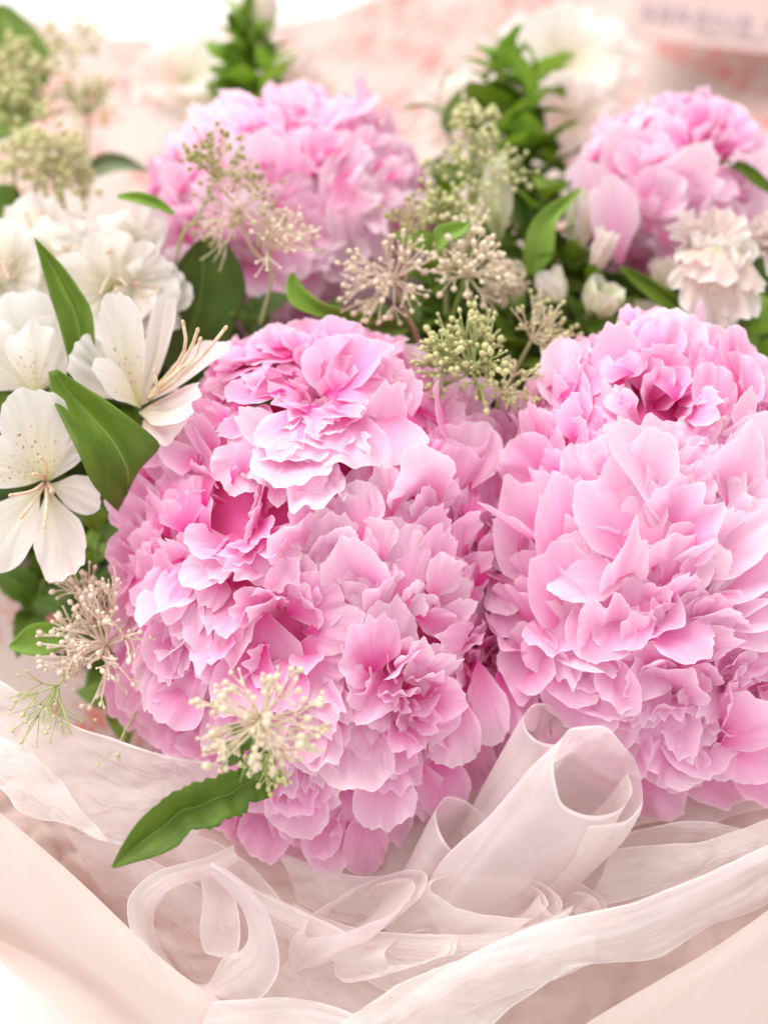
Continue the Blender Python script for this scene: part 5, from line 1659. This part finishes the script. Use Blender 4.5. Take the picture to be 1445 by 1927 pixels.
# teardrop loop: a ribbon running round on itself
A_ = [(440, 1590, .452), (380, 1615, .445), (300, 1638, .440), (248, 1680, .436), (240, 1725, .434), (262, 1775, .434), (320, 1840, .436), (400, 1885, .438), (480, 1885, .434),
      (522, 1835, .430), (522, 1770, .430), (495, 1700, .432), (450, 1650, .436), (400, 1620, .442)]
B_ = [(450, 1620, .462), (400, 1650, .458), (345, 1668, .455), (300, 1698, .452), (290, 1735, .450), (305, 1780, .450), (345, 1835, .450), (390, 1850, .448), (420, 1802, .438),
      (452, 1790, .436), (468, 1760, .436), (455, 1710, .440), (420, 1670, .446), (385, 1640, .452)]
mid_ = [((a[0] + b[0]) / 2, (a[1] + b[1]) / 2, (a[2] + b[2]) / 2 - .003) for a, b in zip(A_, B_)]
sheet('ribbon_loop', [A_, mid_, B_], 110, 40, 'organza', 'large teardrop ribbon loop at the lower left below the toothed leaf', 'ribbon', plv=.0016, pf=3, crump=.0016, wr=.0005, wf=35, seed=28, group='sheer ribbon loops')
sheet('ribbon_loop', [[(378, 1655, .445), (382, 1700, .440), (376, 1750, .437), (385, 1790, .436), (410, 1802, .436)],
                      [(400, 1650, .456), (415, 1700, .452), (415, 1750, .45), (425, 1780, .448), (440, 1800, .442)],
                      [(432, 1665, .452), (448, 1710, .45), (453, 1750, .448), (450, 1780, .444), (445, 1798, .44)]],
      50, 40, 'organza', 'inner fold of the teardrop ribbon loop at the lower left', 'ribbon', plv=.0016, pf=3, crump=.0016, wr=.0003, wf=35, seed=30, group='sheer ribbon loops')

# ------------------------------------------------------------------ tag on the printed paper
O = P(1310, 30, .775)
tr_ = root('shop_tag', O, 'pale pink printed tag on the wrapping paper at the top right corner', 'tag')
ex = (P(1445, 35, .765) - P(1180, 5, .775)).normalized()
ey = (P(1180, -80, .80) - P(1185, 60, .770)).normalized()
ey = (ey - ex * ey.dot(ex)).normalized(); ez = ex.cross(ey)
Rm = Matrix((ex, ey, ez)).transposed().to_4x4()
o0 = P(1178, 68, .770)
u = sp(.77)
vs = []
for z in (0, -.0006):
    for (x, y) in ((0, 0), (400 * u, 0), (400 * u, 190 * u), (0, 190 * u)):
        vs.append(o0 + Rm.to_3x3() @ Vector((x, y, z)))
add('card', mk('card', vs, [(0, 1, 2, 3), (7, 6, 5, 4), (0, 4, 5, 1), (1, 5, 6, 2), (2, 6, 7, 3), (3, 7, 4, 0)], M['tag'], smooth=False), tr_)


def text(body, x, y, size, name='lettering'):
    cu = bpy.data.curves.new(name, 'FONT')
    cu.body = body; cu.size = size * u; cu.extrude = .0002; cu.space_character = 1.1
    o = bpy.data.objects.new(name, cu); col.objects.link(o)
    dg = bpy.context.evaluated_depsgraph_get()
    me = bpy.data.meshes.new_from_object(o.evaluated_get(dg))
    bpy.data.objects.remove(o)
    me.materials.clear(); me.materials.append(M['ink'])
    mw = Matrix.Translation(o0 + Rm.to_3x3() @ Vector((x * u, y * u, .0007))) @ Rm
    return place(name, me, mw, tr_)


text('SERENE HAY', 20, 48, 58)
text('FLORAL DESIGN', 120, 22, 18)
